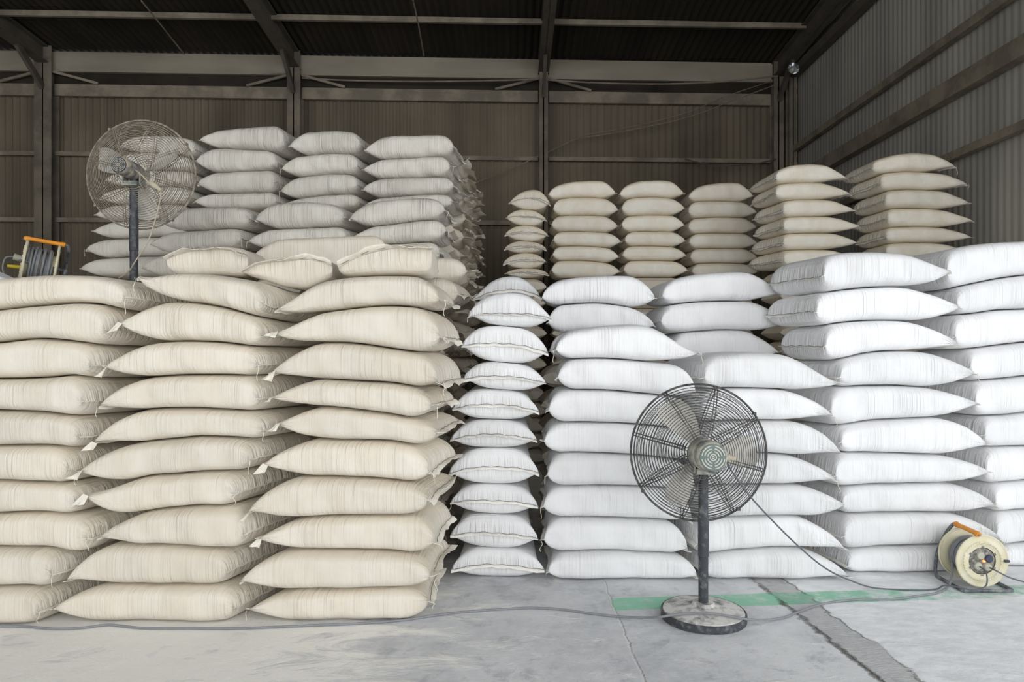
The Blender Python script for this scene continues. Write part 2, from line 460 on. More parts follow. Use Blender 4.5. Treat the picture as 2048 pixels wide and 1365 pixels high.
# purlins under the roof
for y in (9.45, 8.2, 6.9, 5.6, 4.2):
    struct('purlin_beam', MB().bar((-11, y - .43, roofz(y) - .055), (4.15, y + .12, roofz(y) - .055), .05, .07), M['girt'])
# rails on the side wall
for z, h, d in ((4.20, .085, .06), (3.71, .17, .10), (3.08, .075, .06)):
    struct('rail_beam', MB().bar((rightX(10.55) - .07, 10.55, z), (rightX(3.6) - .07, 3.6, z), d, h), M['girt'])  # paler girt steel stands in for light caught on the rail tops
struct('rail_beam', MB().bar((rightX(10.55) - .09, 10.4, 5.32), (rightX(3.6) - .09, 3.6, 5.32), .1, .12), M['steel_dark'])
# braces from the column heads down to the girt
for x, w in colx[:-1]:
    for sgn in (-1, 1):
        if x < -6 and sgn < 0: pass
        a = Vector((x + sgn * .1, wallY(x) - .16, 5.27)); c = Vector((x + sgn * .72, wallY(x + sgn * .7) - .12, 5.12))
        struct('brace_beam', MB().bar(a, c, .03, .035), M['girt'])


# ---------------------------------------------------------------- filled sacks
def hermite(xs, ys):
    xs, ys = list(xs), list(ys); n = len(xs)
    if n == 1: return lambda x: np.full_like(np.asarray(x, float), ys[0])
    X, Yv = np.array(xs, float), np.array(ys, float)
    d = np.diff(Yv) / np.diff(X); t = np.empty(n); t[0], t[-1] = d[0], d[-1]
    t[1:-1] = (d[:-1] + d[1:]) / 2

    def f(x):
        x = np.asarray(x, float); xc = np.clip(x, X[0], X[-1]); i = np.clip(np.searchsorted(X, xc) - 1, 0, n - 2)
        h = X[i + 1] - X[i]; u = (xc - X[i]) / h
        r = ((2 * u**3 - 3 * u**2 + 1) * Yv[i] + (u**3 - 2 * u**2 + u) * h * t[i] + (-2 * u**3 + 3 * u**2) * Yv[i + 1] + (u**3 - u**2) * h * t[i + 1])
        ext = np.where(x < X[0], (x - X[0]) * t[0], np.where(x > X[-1], (x - X[-1]) * t[-1], 0.0))
        return r + np.clip(ext * .35, -.02, .02)
    return f


def spow(c, p): return np.sign(c) * np.abs(c) ** p


def rise(e, a, b): return (1 - (1 - np.clip(e, 0, 1)) ** a) ** b


POINT, BLUNT, MID, LONG, BOX = (.20, 1.7, .72), (.10, 2.2, .5), (.15, 1.9, .6), (.26, 1.75, .68), (.085, 2.6, .42)
GAP = .0016
sack_count = 0


def sack(label, group, mat, Bb, Bt, Yf, depth, L, R, zL=None, zR=None, tl=MID, tr=MID, endon=False, length=.8, ears=.035,
         res=(52, 44), hems=(1, 1), threads=0, stitch=(0, 0), seed=0, hemlen=(.024, .024), droop=(-.5, -.5), squash=(5.8, 4.8), wob=1.0, name='filled_sack', raw=False, flap=0):
    """One sack lying between the surfaces Bb (below) and Bt (above).  L, R = (front x, back x) of the two sewn ends;
    endon: the sack points at the viewer, L and R are then the two sides and the sewn end faces the front."""
    rng = np.random.RandomState(seed); nu, nv = res
    s = .5 - .5 * np.cos(np.pi * np.arange(nu + 1) / nu); s = .5 * s + .5 * np.arange(nu + 1) / nu
    p, q = squash
    aa = np.linspace(0, 2 * np.pi, 1601) + np.pi                   # evenly spaced round the section, starting at the back
    dd_, zz_ = spow(np.cos(aa), 2 / p), spow(np.sin(aa), 2 / q)
    arc = np.concatenate([[0], np.cumsum(np.hypot(np.diff(dd_) * .17, np.diff(zz_) * .10))])
    at_s = np.arange(nv) / nv * arc[-1]
    dn, zn = np.interp(at_s, arc, dd_), np.interp(at_s, arc, zz_)
    zn[0] = 0.0; zn[nv // 2] = 0.0
    S, DN = np.meshgrid(s, dn, indexing='ij'); ZN = np.broadcast_to(zn, S.shape)
    D = .5 - .5 * DN
    ph = rng.rand(12) * 6.28
    if not endon:
        xl_ = L[0] + (L[1] - L[0]) * D + .02 * (1 - (2 * D - 1) ** 2)
        xr_ = R[0] + (R[1] - R[0]) * D - .02 * (1 - (2 * D - 1) ** 2)
        X = xl_ + (xr_ - xl_) * S
        ln = (R[0] + R[1] - L[0] - L[1]) / 2
        front = np.clip(DN, 0, 1)
        w = wob * front * (.008 * np.sin(5 * S + ph[0]) + .005 * np.sin(13 * S + ph[1]) + .003 * np.sin(27 * S + ph[2] + 2 * ZN))
        Y = Yf + D * depth + w
    else:
        ln = length
        eL_ = np.clip(S * ln / tl[0], 0, 1)
        ear = ears * (1 - eL_) ** 2 * np.abs(DN) ** 3 * np.sign(DN)
        xf = L[0] + (R[0] - L[0]) * D; xb = L[1] + (R[1] - L[1]) * D
        Y = Yf + S * ln - .012 * (1 - eL_) * (DN ** 2) + .01 * wob * np.sin(2.5 * DN + ph[3]) * (1 - S)
        X = xf + (xb - xf) * S - ear
    tL = rise(S * ln / tl[0], tl[1], tl[2]); tR = rise((1 - S) * ln / tr[0], tr[1], tr[2])
    T = tL * tR
    bt, bb = Bt(X) - GAP, Bb(X) + GAP
    mid = (bt + bb) / 2
    zl = (bb + (.52 if endon else .42) * (bt - bb)) if zL is None else np.clip(zL, bb + .14 * (bt - bb), bb + .86 * (bt - bb))
    zr = (bb + .42 * (bt - bb)) if zR is None else np.clip(zR, bb + .14 * (bt - bb), bb + .86 * (bt - bb))
    if endon: zl = zl - .024 * np.abs(DN) ** 3
    wl, wr = (1 - tL) ** .8, (1 - tR) ** .8
    ZC = mid + (zl - mid) * wl + (zr - mid) * wr
    sag = .006 * wob * np.sin(2.2 * DN + ph[5]) * (1 - T)
    Z = np.where(ZN >= 0, ZC + (bt - ZC) * T * ZN, ZC - (ZC - bb) * T * -ZN) + sag * (1 - np.abs(ZN))
    # body
    if raw:
        HB.add(np.stack([X, Y, Z], -1).reshape(-1, 3), [(i * nv + j, (i + 1) * nv + j, (i + 1) * nv + (j + 1) % nv, i * nv + (j + 1) % nv) for i in range(nu) for j in range(nv)]); return
    c0 = Vector((float(X.mean()), float(Y.mean()), float(Z.min())))
    V = np.stack([X - c0.x, Y - c0.y, Z - c0.z], -1).reshape(-1, 3)
    faces = [(i * nv + j, (i + 1) * nv + j, (i + 1) * nv + (j + 1) % nv, i * nv + (j + 1) % nv) for i in range(nu) for j in range(nv)]
    me = bpy.data.meshes.new('sack_body'); me.from_pydata(V.tolist(), [], faces)
    uvl = me.uv_layers.new(name='UVMap'); per = np.abs(np.concatenate([[0], np.cumsum(np.hypot(np.diff(dn) * depth / 2, np.diff(zn) * .08))]))
    per = np.append(per, per[-1] + .02)
    uu = s * ln; arr = []
    for i in range(nu):
        for j in range(nv):
            arr += [uu[i], per[j], uu[i + 1], per[j], uu[i + 1], per[j + 1], uu[i], per[j + 1]]
    uvl.data.foreach_set('uv', arr)
    at_ = me.attributes.new('endness', 'FLOAT', 'POINT'); at_.data.foreach_set('value', ((1 - T) ** 1.3).reshape(-1).astype(float))
    me.materials.append(M[mat]); me.update(); me.shade_smooth()
    root = thing(name, c0, label, 'sack', group)
    ob = bpy.data.objects.new('sack_body', me); col.objects.link(ob); ob.parent = root
    # sewn hems
    for e in (0, 1):
        if not hems[e]: continue
        i = 0 if e == 0 else nu; m_ = 14; hb = MB(); rows = []
        dd = np.linspace(-1, 1, m_ + 1)
        # front-to-back line of the seam: sample the upper half of the loop
        half = [j for j in range(nv) if zn[j] >= -1e-6]; half.sort(key=lambda j: dn[j])
        sx = np.interp(dd, dn[half], X[i, half]); sy = np.interp(dd, dn[half], Y[i, half]); sz = np.interp(dd, dn[half], Z[i, half])
        f0 = droop[e] + rng.uniform(-.5, .5); f1 = rng.uniform(-.7, .7); rp = rng.rand(4) * 6.28
        out = np.array([-1.0, 0]) if e == 0 else np.array([1.0, 0])
        if endon: out = np.array([0, -1.0]) if e == 0 else np.array([0, 1.0])
        hl = hemlen[e] * rng.uniform(.85, 1.15)
        stp = []
        for k in range(m_ + 1):
            f = f0 + f1 * dd[k] + .25 * math.sin(5 * dd[k] + rp[0]); h2 = hl * (1 + .12 * math.sin(9 * dd[k] + rp[1]))
            for tt, ofs in ((0, 1), (.5, 1), (1, 1), (1, -1), (.5, -1), (0, -1)):
                ff = f * (.6 + .4 * tt)
                stick = -.012 if tt == 0 else 0
                r_ = h2 * tt * math.cos(ff) + stick; zz = h2 * tt * math.sin(ff) + .003 * math.sin(16 * dd[k] + rp[2]) * tt
                rows.append((sx[k] + out[0] * r_, sy[k] + out[1] * r_, sz[k] + zz + ofs * .0011))
            stp.append((sx[k] + out[0] * h2 * .3 * math.cos(f * .7), sy[k] + out[1] * h2 * .3 * math.cos(f * .7), sz[k] + h2 * .3 * math.sin(f * .7) + .0035))
        fs = []
        for k in range(m_):
            for c in range(6):
                fs.append((k * 6 + c, k * 6 + (c + 1) % 6, (k + 1) * 6 + (c + 1) % 6, (k + 1) * 6 + c))
        fs.append((0, 1, 2, 3, 4, 5)); fs.append(tuple(m_ * 6 + c for c in (5, 4, 3, 2, 1, 0)))
        hem = hb.add(rows, fs).build('seam_hem', M['hem_cream'] if mat == 'cream' else M['hem'], root, origin=c0)
        if stitch[e]:
            pts = []
            for k in range(m_):
                A, Bp = Vector(stp[k]), Vector(stp[k + 1])
                for u in (0, .5):
                    P_ = A.lerp(Bp, u); P_.z += .0025 * math.sin(40 * (k + u)); P_.x += out[0] * .002; P_.y += out[1] * .002
                    pts.append(P_)
            MB().tube(pts, .0013, 5).build('stitching', M['stitch'], hem, origin=c0)
        if flap and e == (0 if flap > 0 else 1) and rng.rand() < abs(flap):      # loose corner of the hem hanging free
            k = m_; P0 = Vector((sx[k], sy[k], sz[k])); W_, L_ = rng.uniform(.024, .05), rng.uniform(.03, .06); tw = rng.uniform(-.5, .5); dirx = out[0]
            vs = []
            for iu in range(5):
                u = iu / 4
                for iw in range(4):
                    w = iw / 3 - .5
                    px_ = dirx * (-.008 + .024 * u) + w * W_ * (.55 + .75 * u) + .35 * tw * L_ * u
                    pz_ = .004 - L_ * u * (1 - .25 * u) + w * .012 * math.sin(2.5 * u + rp[3])
                    py_ = -.006 - .022 * math.sin(1.7 * u) + .007 * math.sin(7 * w + rp[1]) * u
                    vs.append(P0 + Vector((px_, py_, pz_)))
            nn = len(vs); vs += [p + Vector((0, .0022, 0)) for p in vs]; fs = []
            for iu in range(4):
                for iw in range(3):
                    q = iu * 4 + iw; fs.append((q, q + 1, q + 5, q + 4)); fs.append((nn + q + 4, nn + q + 5, nn + q + 1, nn + q))
            rim = [0, 1, 2, 3, 7, 11, 15, 19, 18, 17, 16, 12, 8, 4]
            for q in range(len(rim)):
                a_, b_ = rim[q], rim[(q + 1) % len(rim)]; fs.append((b_, a_, nn + a_, nn + b_))
            MB().add(vs, fs).build('hem_corner', M['hem'] if mat == 'white' else M['hem_cream'], hem, origin=c0)
        if threads and rng.rand() < threads:
            k = m_  # the front corner
            P0 = Vector((sx[k] + out[0] * hl * .6, sy[k] - .004, sz[k] - .004)); pts = [P0]; l_ = rng.uniform(.025, .075); cu = rng.uniform(-.4, .4)
            for u in range(1, 7):
                pts.append(P0 + Vector((cu * .02 * math.sin(u), -.006 * math.sin(u * .5), -l_ * u / 6)))
            MB().tube(pts, .0014, 5).build('loose_thread', M['thread'], root, origin=c0)
    return root


ORD = ['', 'first', 'second', 'third', 'fourth', 'fifth', 'sixth', 'seventh', 'eighth', 'ninth', 'tenth', 'eleventh', 'twelfth', 'thirteenth',
       'fourteenth', 'fifteenth', 'sixteenth', 'seventeenth', 'eighteenth', 'nineteenth', 'twentieth']


def from_floor(k, n): return 'lowest' if k == 1 else 'topmost' if k == n else ORD[k] + ' from the floor'
def from_top(k): return 'topmost' if k == 1 else ORD[k] + ' from the top'


def surf(xs, ys, Y, z=None):
    """a surface between two rows, traced as picture heights ys over picture columns xs at distance Y"""
    return hermite([wx(x, Y) for x in xs], [wz(y, Y) for y in ys])


def flat(z, amp=0.0, seed=0):
    r = np.random.RandomState(seed); p1, p2 = r.rand(2) * 6.28
    return lambda x: z + amp * (np.sin(4.1 * np.asarray(x, float) + p1) + .5 * np.sin(9 * np.asarray(x, float) + p2))


def stack(xs, rows, D, ground=True, lower=None):
    """list of surfaces from the lowest up"""
    S = [surf(xs, r, D) for r in rows]
    if ground: S[0] = flat(.002)
    return S


HB = MB()                                                        # the sacks below, which no view of the stacks shows


def hidden(z_top, n, Yf, depth, xl_, xr_, endon=False, z0=.0):
    """rows covered by what stands in front, so that the stacks reach the floor"""
    h = (z_top - z0 - .004) / n
    for k in range(n):
        sack('', '', 'grey', flat(z0 + .002 + h * k), flat(z0 + .002 + h * (k + 1)), Yf, depth, (xl_, xl_), (xr_, xr_), res=(18, 18), endon=endon, seed=k, raw=True)


# --- cream stack at the front: three columns of ten
G1 = 'sacks of the cream front stack'
DA, DB, DC = 3.34, 3.36, 3.385
xsA = [0, 60, 100, 150, 200, 260]
rA = [[1247, 1248, 1250, 1250, 1250, 1250], [1171, 1172, 1174, 1176, 1176, 1176], [1094, 1096, 1098, 1106, 1106, 1106], [1028, 1025, 1026, 1031, 1032, 1032],
      [961, 963, 965, 969, 968, 968], [892, 890, 890, 896, 901, 901], [821, 823, 825, 831, 836, 836], [758, 757, 755, 751, 761, 762],
      [685, 678, 678, 683, 690, 698], [620, 613, 610, 606, 609, 624], [556, 551, 549, 549, 552, 563]]
xsB = [200, 250, 300, 350, 400, 450, 500, 540]
rB = [[1247] * 8, [1172, 1171, 1170, 1170, 1170, 1170, 1171, 1172], [1089, 1088, 1088, 1089, 1092, 1095, 1097, 1098], [1032, 1029, 1022, 1016, 1011, 1011, 1013, 1014],
      [968, 963, 953, 949, 944, 942, 942, 943], [894, 890, 884, 879, 874, 875, 878, 881], [830, 825, 819, 817, 817, 820, 824, 827], [763, 760, 755, 751, 750, 750, 752, 755],
      [694, 692, 687, 683, 683, 686, 692, 695], [618, 613, 605, 603, 607, 616, 630, 641], [553, 550, 547, 544, 545, 551, 560, 573]]
xsC = [560, 600, 640, 680, 720, 780, 830, 870]
rC = [[1245] * 8, [1180, 1178, 1177, 1176, 1175, 1174, 1174, 1174], [1100, 1099, 1099, 1099, 1101, 1104, 1108, 1111], [1038, 1035, 1033, 1032, 1031, 1030, 1030, 1031],
      [956, 954, 954, 954, 956, 961, 967, 971], [883, 882, 880, 881, 881, 883, 890, 895], [818, 814, 813, 815, 820, 828, 836, 838], [766, 761, 759, 761, 763, 766, 774, 779],
      [698, 692, 686, 685, 688, 697, 704, 708], [646, 636, 626, 620, 615, 611, 614, 622], [588, 577, 563, 556, 552, 550, 552, 560]]
tipB = [(103, 1222), (130, 1165), (198, 1075), (172, 990), (160, 945), (185, 885), (197, 812), (210, 735), (237, 645), (275, 547)]
tipC = [(495, 1224), (482, 1161), (517, 1078), (499, 1022), (527, 929), (553, 848), (543, 797), (542, 747), (552, 667), (555, 620)]
endCf = [(856, 1208), (861, 1152), (869, 1085), (857, 996), (858, 945), (874, 865), (864, 814), (876, 767), (881, 675), (880, 600)]
endCb = [874, 894, 898, 910, 909, 914, 905, 920, 917, 906]
SA, SB, SC = stack(xsA, rA, DA), stack(xsB, rB, DB), stack(xsC, rC, DC)
for k in range(10):
    n = from_floor(k + 1, 10)
    yfA, yfB, yfC = DA - .05, DB - .05, DC - .05
    lb = wx(tipB[k][0], yfB); lc = wx(tipC[k][0], yfC)
    rng = random.Random(k * 7 + 1); j1, j2, j3 = (rng.uniform(-.012, .012) for _ in range(3))
    rf = wx(endCf[k][0], yfC); rb = wx(endCb[k], yfC + .4)
    sack(f'cream sack, {n}, outer column below the raised cable reel', G1, 'cream', SA[k], SA[k + 1], yfA + j1, .50, (-2.93 + .02 * (k % 3), -2.9),
         (lb - .05, lb + .13), tl=MID, tr=BLUNT, threads=.3, seed=100 + k, hems=(0, 1), hemlen=(.02, .009))
    sack(f'cream sack, {n}, middle column of the cream front stack', G1, 'cream', SB[k], SB[k + 1], yfB + j2, .50, (lb, lb + .16), (lc - .058, lc + .125),
         zL=wz(tipB[k][1], yfB), tl=POINT, tr=BLUNT, threads=.5, seed=200 + k, hemlen=(.018, .008), droop=(-.4, -.4), flap=.55)
    sack(f'cream sack, {n}, aisle-side column of the cream front stack', G1, 'cream', SC[k], SC[k + 1], yfC + j3, .50, (lc, lc + .16), (rf, rb),
         zL=wz(tipC[k][1], yfC), zR=wz(endCf[k][1], yfC), tl=POINT, tr=(.13, 2.1, .52), threads=.5, stitch=(0, 1), seed=300 + k, hemlen=(.018, .042), droop=(-.4, -.4), flap=.55)

# second and third ranks of the cream stack
G1b = 'sacks of the cream stack behind its front rank'
hidden(1.598, 9, 3.93, .56, -3.02, -2.1)
hidden(1.598, 9, 3.93, .56, -2.09, -1.5)
rr = random.Random(5)
for k in range(10):
    sack(f'cream sack, {from_floor(k + 1, 10)}, aisle side, second rank of the cream stack', G1b, 'cream', flat(.002 + .1715 * k), flat(.002 + .1715 * (k + 1)), 3.93, .5,
         (-1.2, -1.2), ((-.29 if k == 9 else -.43) + rr.uniform(-.02, .02), (-.27 if k == 9 else -.42) + rr.uniform(-.02, .02)), tr=(.14, 2.1, .52), res=(36, 28), hems=(0, 1), stitch=(0, 1), seed=400 + k, hemlen=(.03, .04))
for k in range(11):
    sack(f'cream sack, {from_floor(k + 1, 11)}, aisle side, third rank of the cream stack', G1b, 'cream', flat(.002 + .172 * k), flat(.002 + .172 * (k + 1)), 4.46, .5,
         (-1.2, -1.2), ((-.30 if k > 8 else -.42) + rr.uniform(-.02, .02), (-.28 if k > 8 else -.41) + rr.uniform(-.02, .02)), tr=(.14, 2.1, .52), res=(36, 28), hems=(0, 1), stitch=(0, 1), seed=420 + k, hemlen=(.03, .06), droop=(0, -.2))

# loose sacks thrown on top, sewn ends to the front
GL = 'loose sacks on top of the cream front stack'


def top_of(x):                                                    # the upper surface of the front stack under world x
    x = np.asarray(x, float); return np.maximum(np.where(x < -.95, SB[10](x), -9), np.where(x > -1.36, SC[10](x), -9)) + .012


def loose(label, D, xl_, xr_, xs, top, bot, length, mat='cream', seed=0, zs=None, **kw):
    Bt = surf(xs, top, D + .06); Bb = bot
    sack(label, GL, mat, Bb, Bt, D, .5, (wx(xl_, D) + .014, wx(xl_, D) + .02), (wx(xr_, D) - .014, wx(xr_, D) - .02), zL=9.0, tl=(.07, 2.4, .45), endon=True, length=length,
         seed=seed, hemlen=(.036, .02), droop=(.0, 0), stitch=(1, 0), threads=.0, squash=(6, 5), ears=.012, **kw)


loose('loose cream sack with flat stitched hem, resting beside the raised fan pole', 3.62, 332, 500, [330, 380, 430, 480, 520], [512, 499, 494, 496, 502], lambda x: np.maximum(top_of(x), 1.66), .40, seed=501, zs=1.80)
loose('loose cream sack sagging into the dip between two top sacks', 3.50, 484, 668, [484, 530, 580, 630, 668], [536, 523, 516, 514, 522], top_of, .42, seed=502, zs=1.72)
loose('loose white-ended sack with pointed raised corner, beside the aisle', 3.47, 676, 866, [676, 720, 770, 820, 866], [530, 510, 497, 489, 484], top_of, .44, seed=503, zs=1.77)
sack('loose cream sack lying crosswise behind the other loose sacks', GL, 'cream', flat(1.745), surf([500, 560, 640, 720, 780], [492, 480, 475, 472, 470], 4.2), 4.13, .30,
     (wx(497, 4.13), wx(500, 4.5)), (wx(778, 4.13), wx(775, 4.5)), tl=POINT, tr=BLUNT, seed=504)
sack('white sack end lying in front of the raised cable reel', GL, 'white', lambda x: np.maximum(SA[10](x) + .008, 1.61), lambda x: 1.79 - .16 * np.clip((np.asarray(x, float) + 2.95) / .5, 0, 1), 3.58, .24,
     (-3.3, -3.3), (wx(52, 3.58), wx(40, 3.8)), tr=POINT, seed=505, hems=(0, 0))

# --- tall rear stack behind the cream one
GM = 'sacks of the tall rear stack, lower tier'; GT = 'sacks of the tall rear stack, upper tier'; GW = 'sacks in the aisle side of the tall rear stack'
DM, DT = 5.05, 5.85
zM0 = 1.72                                                       # below this the tier is covered
mid_cols = [  # xs, rows from low to high, left tips, right ends
    ('next to the raised fan', [300, 340, 400, 450, 500], [[556, 556, 552, 550, 548], [510, 508, 503, 498, 493], [466, 463, 460, 457, 455], [428, 420, 414, 412, 414]],
     [284, 300, 318], [(500, 500), (512, 512), (502, 502)]),
    ('middle column', [505, 550, 600, 650, 700], [[548, 546, 544, 542, 540], [502, 498, 495, 494, 494], [461, 458, 456, 454, 451], [412, 405, 402, 405, 414]],
     [495, 496, 510], [(705, 705), (708, 708), (700, 700)]),
    ('aisle-side column', [705, 750, 800, 850, 890], [[536, 534, 532, 530, 528], [494, 490, 486, 483, 482], [459, 452, 446, 440, 438], [411, 402, 396, 394, 400]],
     [700, 704, 700], [(880, 905), (892, 906), (890, 908)])]
for ci, (cn, xs, rows, lt, re_) in enumerate(mid_cols):
    S = stack(xs, rows, DM, ground=False)
    z0 = min(float(S[0](wx(x, DM))) for x in xs)
    yf = DM - .04
    for k in range(3):
        nm = from_top(3 - k)
        nl = None if ci == 2 else wx(mid_cols[ci + 1][3][k], yf)
        rx = (wx(re_[k][0], yf), wx(re_[k][1], yf + .45)) if ci == 2 else (nl - .045, nl + .075)
        sack(f'dusty grey sack, {nm}, lower rear tier, {cn}', GM, 'grey', S[k], S[k + 1], yf, .5, (wx(lt[k], yf), wx(lt[k], yf) + .12), rx,
             tl=MID, tr=BLUNT, seed=600 + ci * 10 + k, stitch=(0, 1 if ci == 2 else 0), threads=.4, res=(44, 30), hemlen=(.016, .034 if ci == 2 else .008))
    hidden(z0 - .004, 10, yf, .5, wx(xs[0] - 6, yf), wx(xs[-1] + 4, yf) - .01)
up_cols = [
    ('column behind the raised fan', [200, 260, 320, 400], [[553, 553, 553, 553], [517, 513, 512, 514], [478, 476, 474, 476], [446, 441, 440, 442], [412, 408, 408, 410], [378, 374, 373, 376], [345, 341, 340, 343], [311, 306, 306, 316], [283, 273, 270, 279]],
     [160, 172, 185, 191, 200, 212, 226, 240], [404, 404, 402, 400, 396, 398, 400, 405]),
    ('second column from the raised fan', [400, 450, 500, 550, 582], [[420, 419, 418, 418, 418], [387, 386, 385, 384, 384], [346, 344, 341, 338, 338], [297, 296, 298, 302, 305], [264, 258, 253, 251, 255]],
     [390, 396, 392, 400], [575, 566, 566, 586]),
    ('third column from the raised fan', [572, 600, 650, 700, 742], [[424, 422, 420, 418, 418], [402, 397, 390, 387, 387], [357, 353, 348, 348, 351], [314, 311, 307, 307, 311], [272, 265, 261, 262, 269]],
     [565, 561, 563, 579], [742, 744, 736, 748]),
    ('aisle-side column', [735, 780, 830, 880, 910], [[424, 422, 420, 418, 418], [397, 394, 390, 388, 387], [358, 356, 354, 353, 354], [322, 317, 314, 312, 313], [280, 271, 269, 269, 275]],
     [728, 726, 727, 731], [905, 907, 900, 907])]
for ci, (cn, xs, rows, lt, re_) in enumerate(up_cols):
    S = stack(xs, rows, DT, ground=False); nr = len(rows) - 1; yf = DT - .04
    z0 = min(float(S[0](wx(x, DT))) for x in xs)
    for k in range(nr):
        up = nr - 1 - k
        nl = None if ci == 3 else wx(up_cols[ci + 1][3][-1 - up], yf) if up < 4 else wx(388, yf)
        rx = (wx(re_[k], yf), wx(re_[k], yf) + .06) if ci == 3 else (nl - .045, nl + (.055 if up < 4 else -.035))
        sack(f'dusty grey sack, {from_top(nr - k)}, upper rear tier, {cn}', GT, 'grey', S[k], S[k + 1], yf, .5, (wx(lt[k], yf), wx(lt[k], yf) + .1), rx,
             tl=MID, tr=BLUNT, seed=700 + ci * 10 + k, stitch=(0, 1 if ci == 3 else 0), threads=.3, res=(44, 30), hemlen=(.016, .045 if ci == 3 else .008))
    hidden(z0 - .055, max(9, round(z0 / .172)), yf, .5, wx(xs[0] - 4, yf), wx(xs[-1] + 2, yf) - .01)
zT = wz(270, DT)
for d_, (yf, nn) in enumerate(((6.36, 'second'), (6.9, 'third'), (7.44, 'fourth'))):
    h = (zT - .03 * d_) / 18
    for k in range(18):
        if k < 6:
            sack('', '', 'grey', flat(.002 + h * k), flat(.002 + h * (k + 1)), yf, .5, (-1.28, -1.28), (-.47, -.47), res=(18, 18), raw=True); continue
        sack(f'dusty sack, {from_top(18 - k)}, {nn} rank along the aisle of the upper rear tier', GW, 'cream', flat(.002 + h * k, 0), flat(.002 + h * (k + 1), 0), yf, .5, (-1.28, -1.28),
             (-.45 + .03 * d_ + rr.uniform(-.035, .035), -.42 + .03 * d_ + rr.uniform(-.03, .03)), tr=(.14, 2.1, .52), res=(28, 24), hems=(0, 1), stitch=(0, 1), seed=800 + d_ * 20 + k, hemlen=(.03, .075), droop=(0, -.2))  # cream, not the tier's grey: light on the aisle ends put into colour

# --- white stack at the front
G2 = 'sacks of the white front stack'
DS = 4.02
xsS = [905, 950, 1000, 1050, 1090]
rS = [[1150, 1152, 1154, 1156, 1158], [1093, 1093, 1095, 1096, 1097], [1026, 1026, 1028, 1029, 1030], [966, 966, 968, 969, 971], [900, 896, 895, 896, 900], [842, 839, 840, 842, 845],
      [777, 777, 779, 783, 789], [722, 722, 725, 729, 732], [650, 650, 652, 656, 662], [606, 594, 586, 588, 604]]
tS = [(903, 1088, 1135), (901, 1076, 1066), (901, 1076, 1018), (898, 1078, 943), (901, 1074, 888), (906, 1078, 815), (926, 1092, 760), (924, 1096, 688), (936, 1102, 628)]
SS = stack(xsS, rS, DS)
for k in range(9):
    l_, r_, ty = tS[k]; yf = DS - .07 + (k % 3) * .008
    sack(f'white sack seen end-on, {from_floor(k + 1, 9)}, narrow column beside the aisle', G2, 'white', SS[k], SS[k + 1], yf, .5, (wx(l_, yf) + .034, wx(l_, yf) + .06), (wx(r_, yf) - .034, wx(r_, yf) - .05),
         zL=None if k != 8 else wz(ty, yf), tl=(.075, 2.4, .45), endon=True, length=.74, seed=900 + k, stitch=(1, 0), threads=.3, squash=(3.0, 2.4), hemlen=(.02, .02), droop=(-.8, -.5))
DE, DF, DG, DH = 3.965, 3.97, 4.09, 4.2
xsE = [1095, 1150, 1210, 1300, 1385]
rE = [[1160] * 5, [1107, 1104, 1102, 1106, 1112], [1037, 1037, 1038, 1040, 1048], [974, 972, 972, 975, 984], [908, 907, 908, 914, 924], [848, 846, 847, 853, 863],
      [780, 780, 781, 789, 797], [722, 718, 717, 724, 733], [672, 660, 651, 652, 690]]
lE = [1089, 1081, 1080, 1087, 1081, 1090, 1108, 1104]; reE = [(1396, 1168), (1378, 1104), (1386, 1046), (1392, 980), (1398, 915), (1388, 852), (1392, 786), (1398, 703)]
xsF = [1400, 1440, 1500, 1560, 1600, 1640, 1680]
rF = [[1163] * 7, [1110, 1106, 1100, 1097, 1098, 1101, 1103], [1042, 1037, 1033, 1032, 1034, 1040, 1043], [976, 973, 971, 970, 970, 970, 971], [910, 907, 906, 909, 913, 917, 920],
      [846, 843, 842, 842, 843, 844, 846], [781, 777, 777, 779, 783, 786, 789], [716, 708, 705, 708, 719, 737, 757]]
rFe = [(1698, 1157), (1690, 1099), (1689, 1011), (1672, 960), (1684, 908), (1668, 832), (1681, 764)]
xsG = [1650, 1690, 1740, 1800, 1860, 1930]
rG = [[1148] * 6, [1102, 1099, 1095, 1093, 1091, 1090], [1031, 1029, 1027, 1026, 1027, 1029], [975, 973, 969, 968, 967, 967], [907, 906, 906, 908, 911, 912], [856, 851, 843, 839, 836, 835],
      [777, 774, 772, 772, 776, 780], [724, 717, 706, 702, 704, 710], [651, 645, 641, 641, 646, 652], [585, 579, 574, 573, 580, 588], [510, 504, 503, 506, 516, 532]]
rGe = [(2008, 1128), (2002, 1080), (1996, 1015), (1982, 945), (1977, 892), (1960, 808), (1948, 745), (1916, 690), (1921, 613), (1902, 542)]
lG8 = [(1650, 1568), (1634, 1541), (1648, 1545)]
xsH = [1900, 1950, 2000, 2048]
rH = [[1134] * 4, [1098, 1096, 1091, 1085], [1028, 1026, 1023, 1020], [972, 970, 966, 962], [896, 895, 894, 893], [836, 833, 831, 826], [766, 762, 758, 753], [701, 697, 691, 685], [631, 627, 620, 618], [578, 567, 557, 550], [498, 488, 483, 481]]
SE, SF, SG, SH = stack(xsE, rE, DE), stack(xsF, rF, DF), stack(xsG, rG, DG), stack(xsH, rH, DH)
for k in range(8):
    yf = DE - .05; l_ = wx(lE[k], yf); r_ = wx(reE[k][0], yf)
    sack(f'white sack, {from_floor(k + 1, 8)}, column beside the end-on sacks', G2, 'white', SE[k], SE[k + 1], yf + (k % 3) * .01 - (.02 if k == 7 else 0), .5, (l_ + .02, l_ + .04), (r_, r_ - .14),
         zR=wz(reE[k][1], yf), tl=(.1, 2.3, .48), tr=LONG if k == 7 else (.09, 2.2, .5), threads=.4, seed=1000 + k)
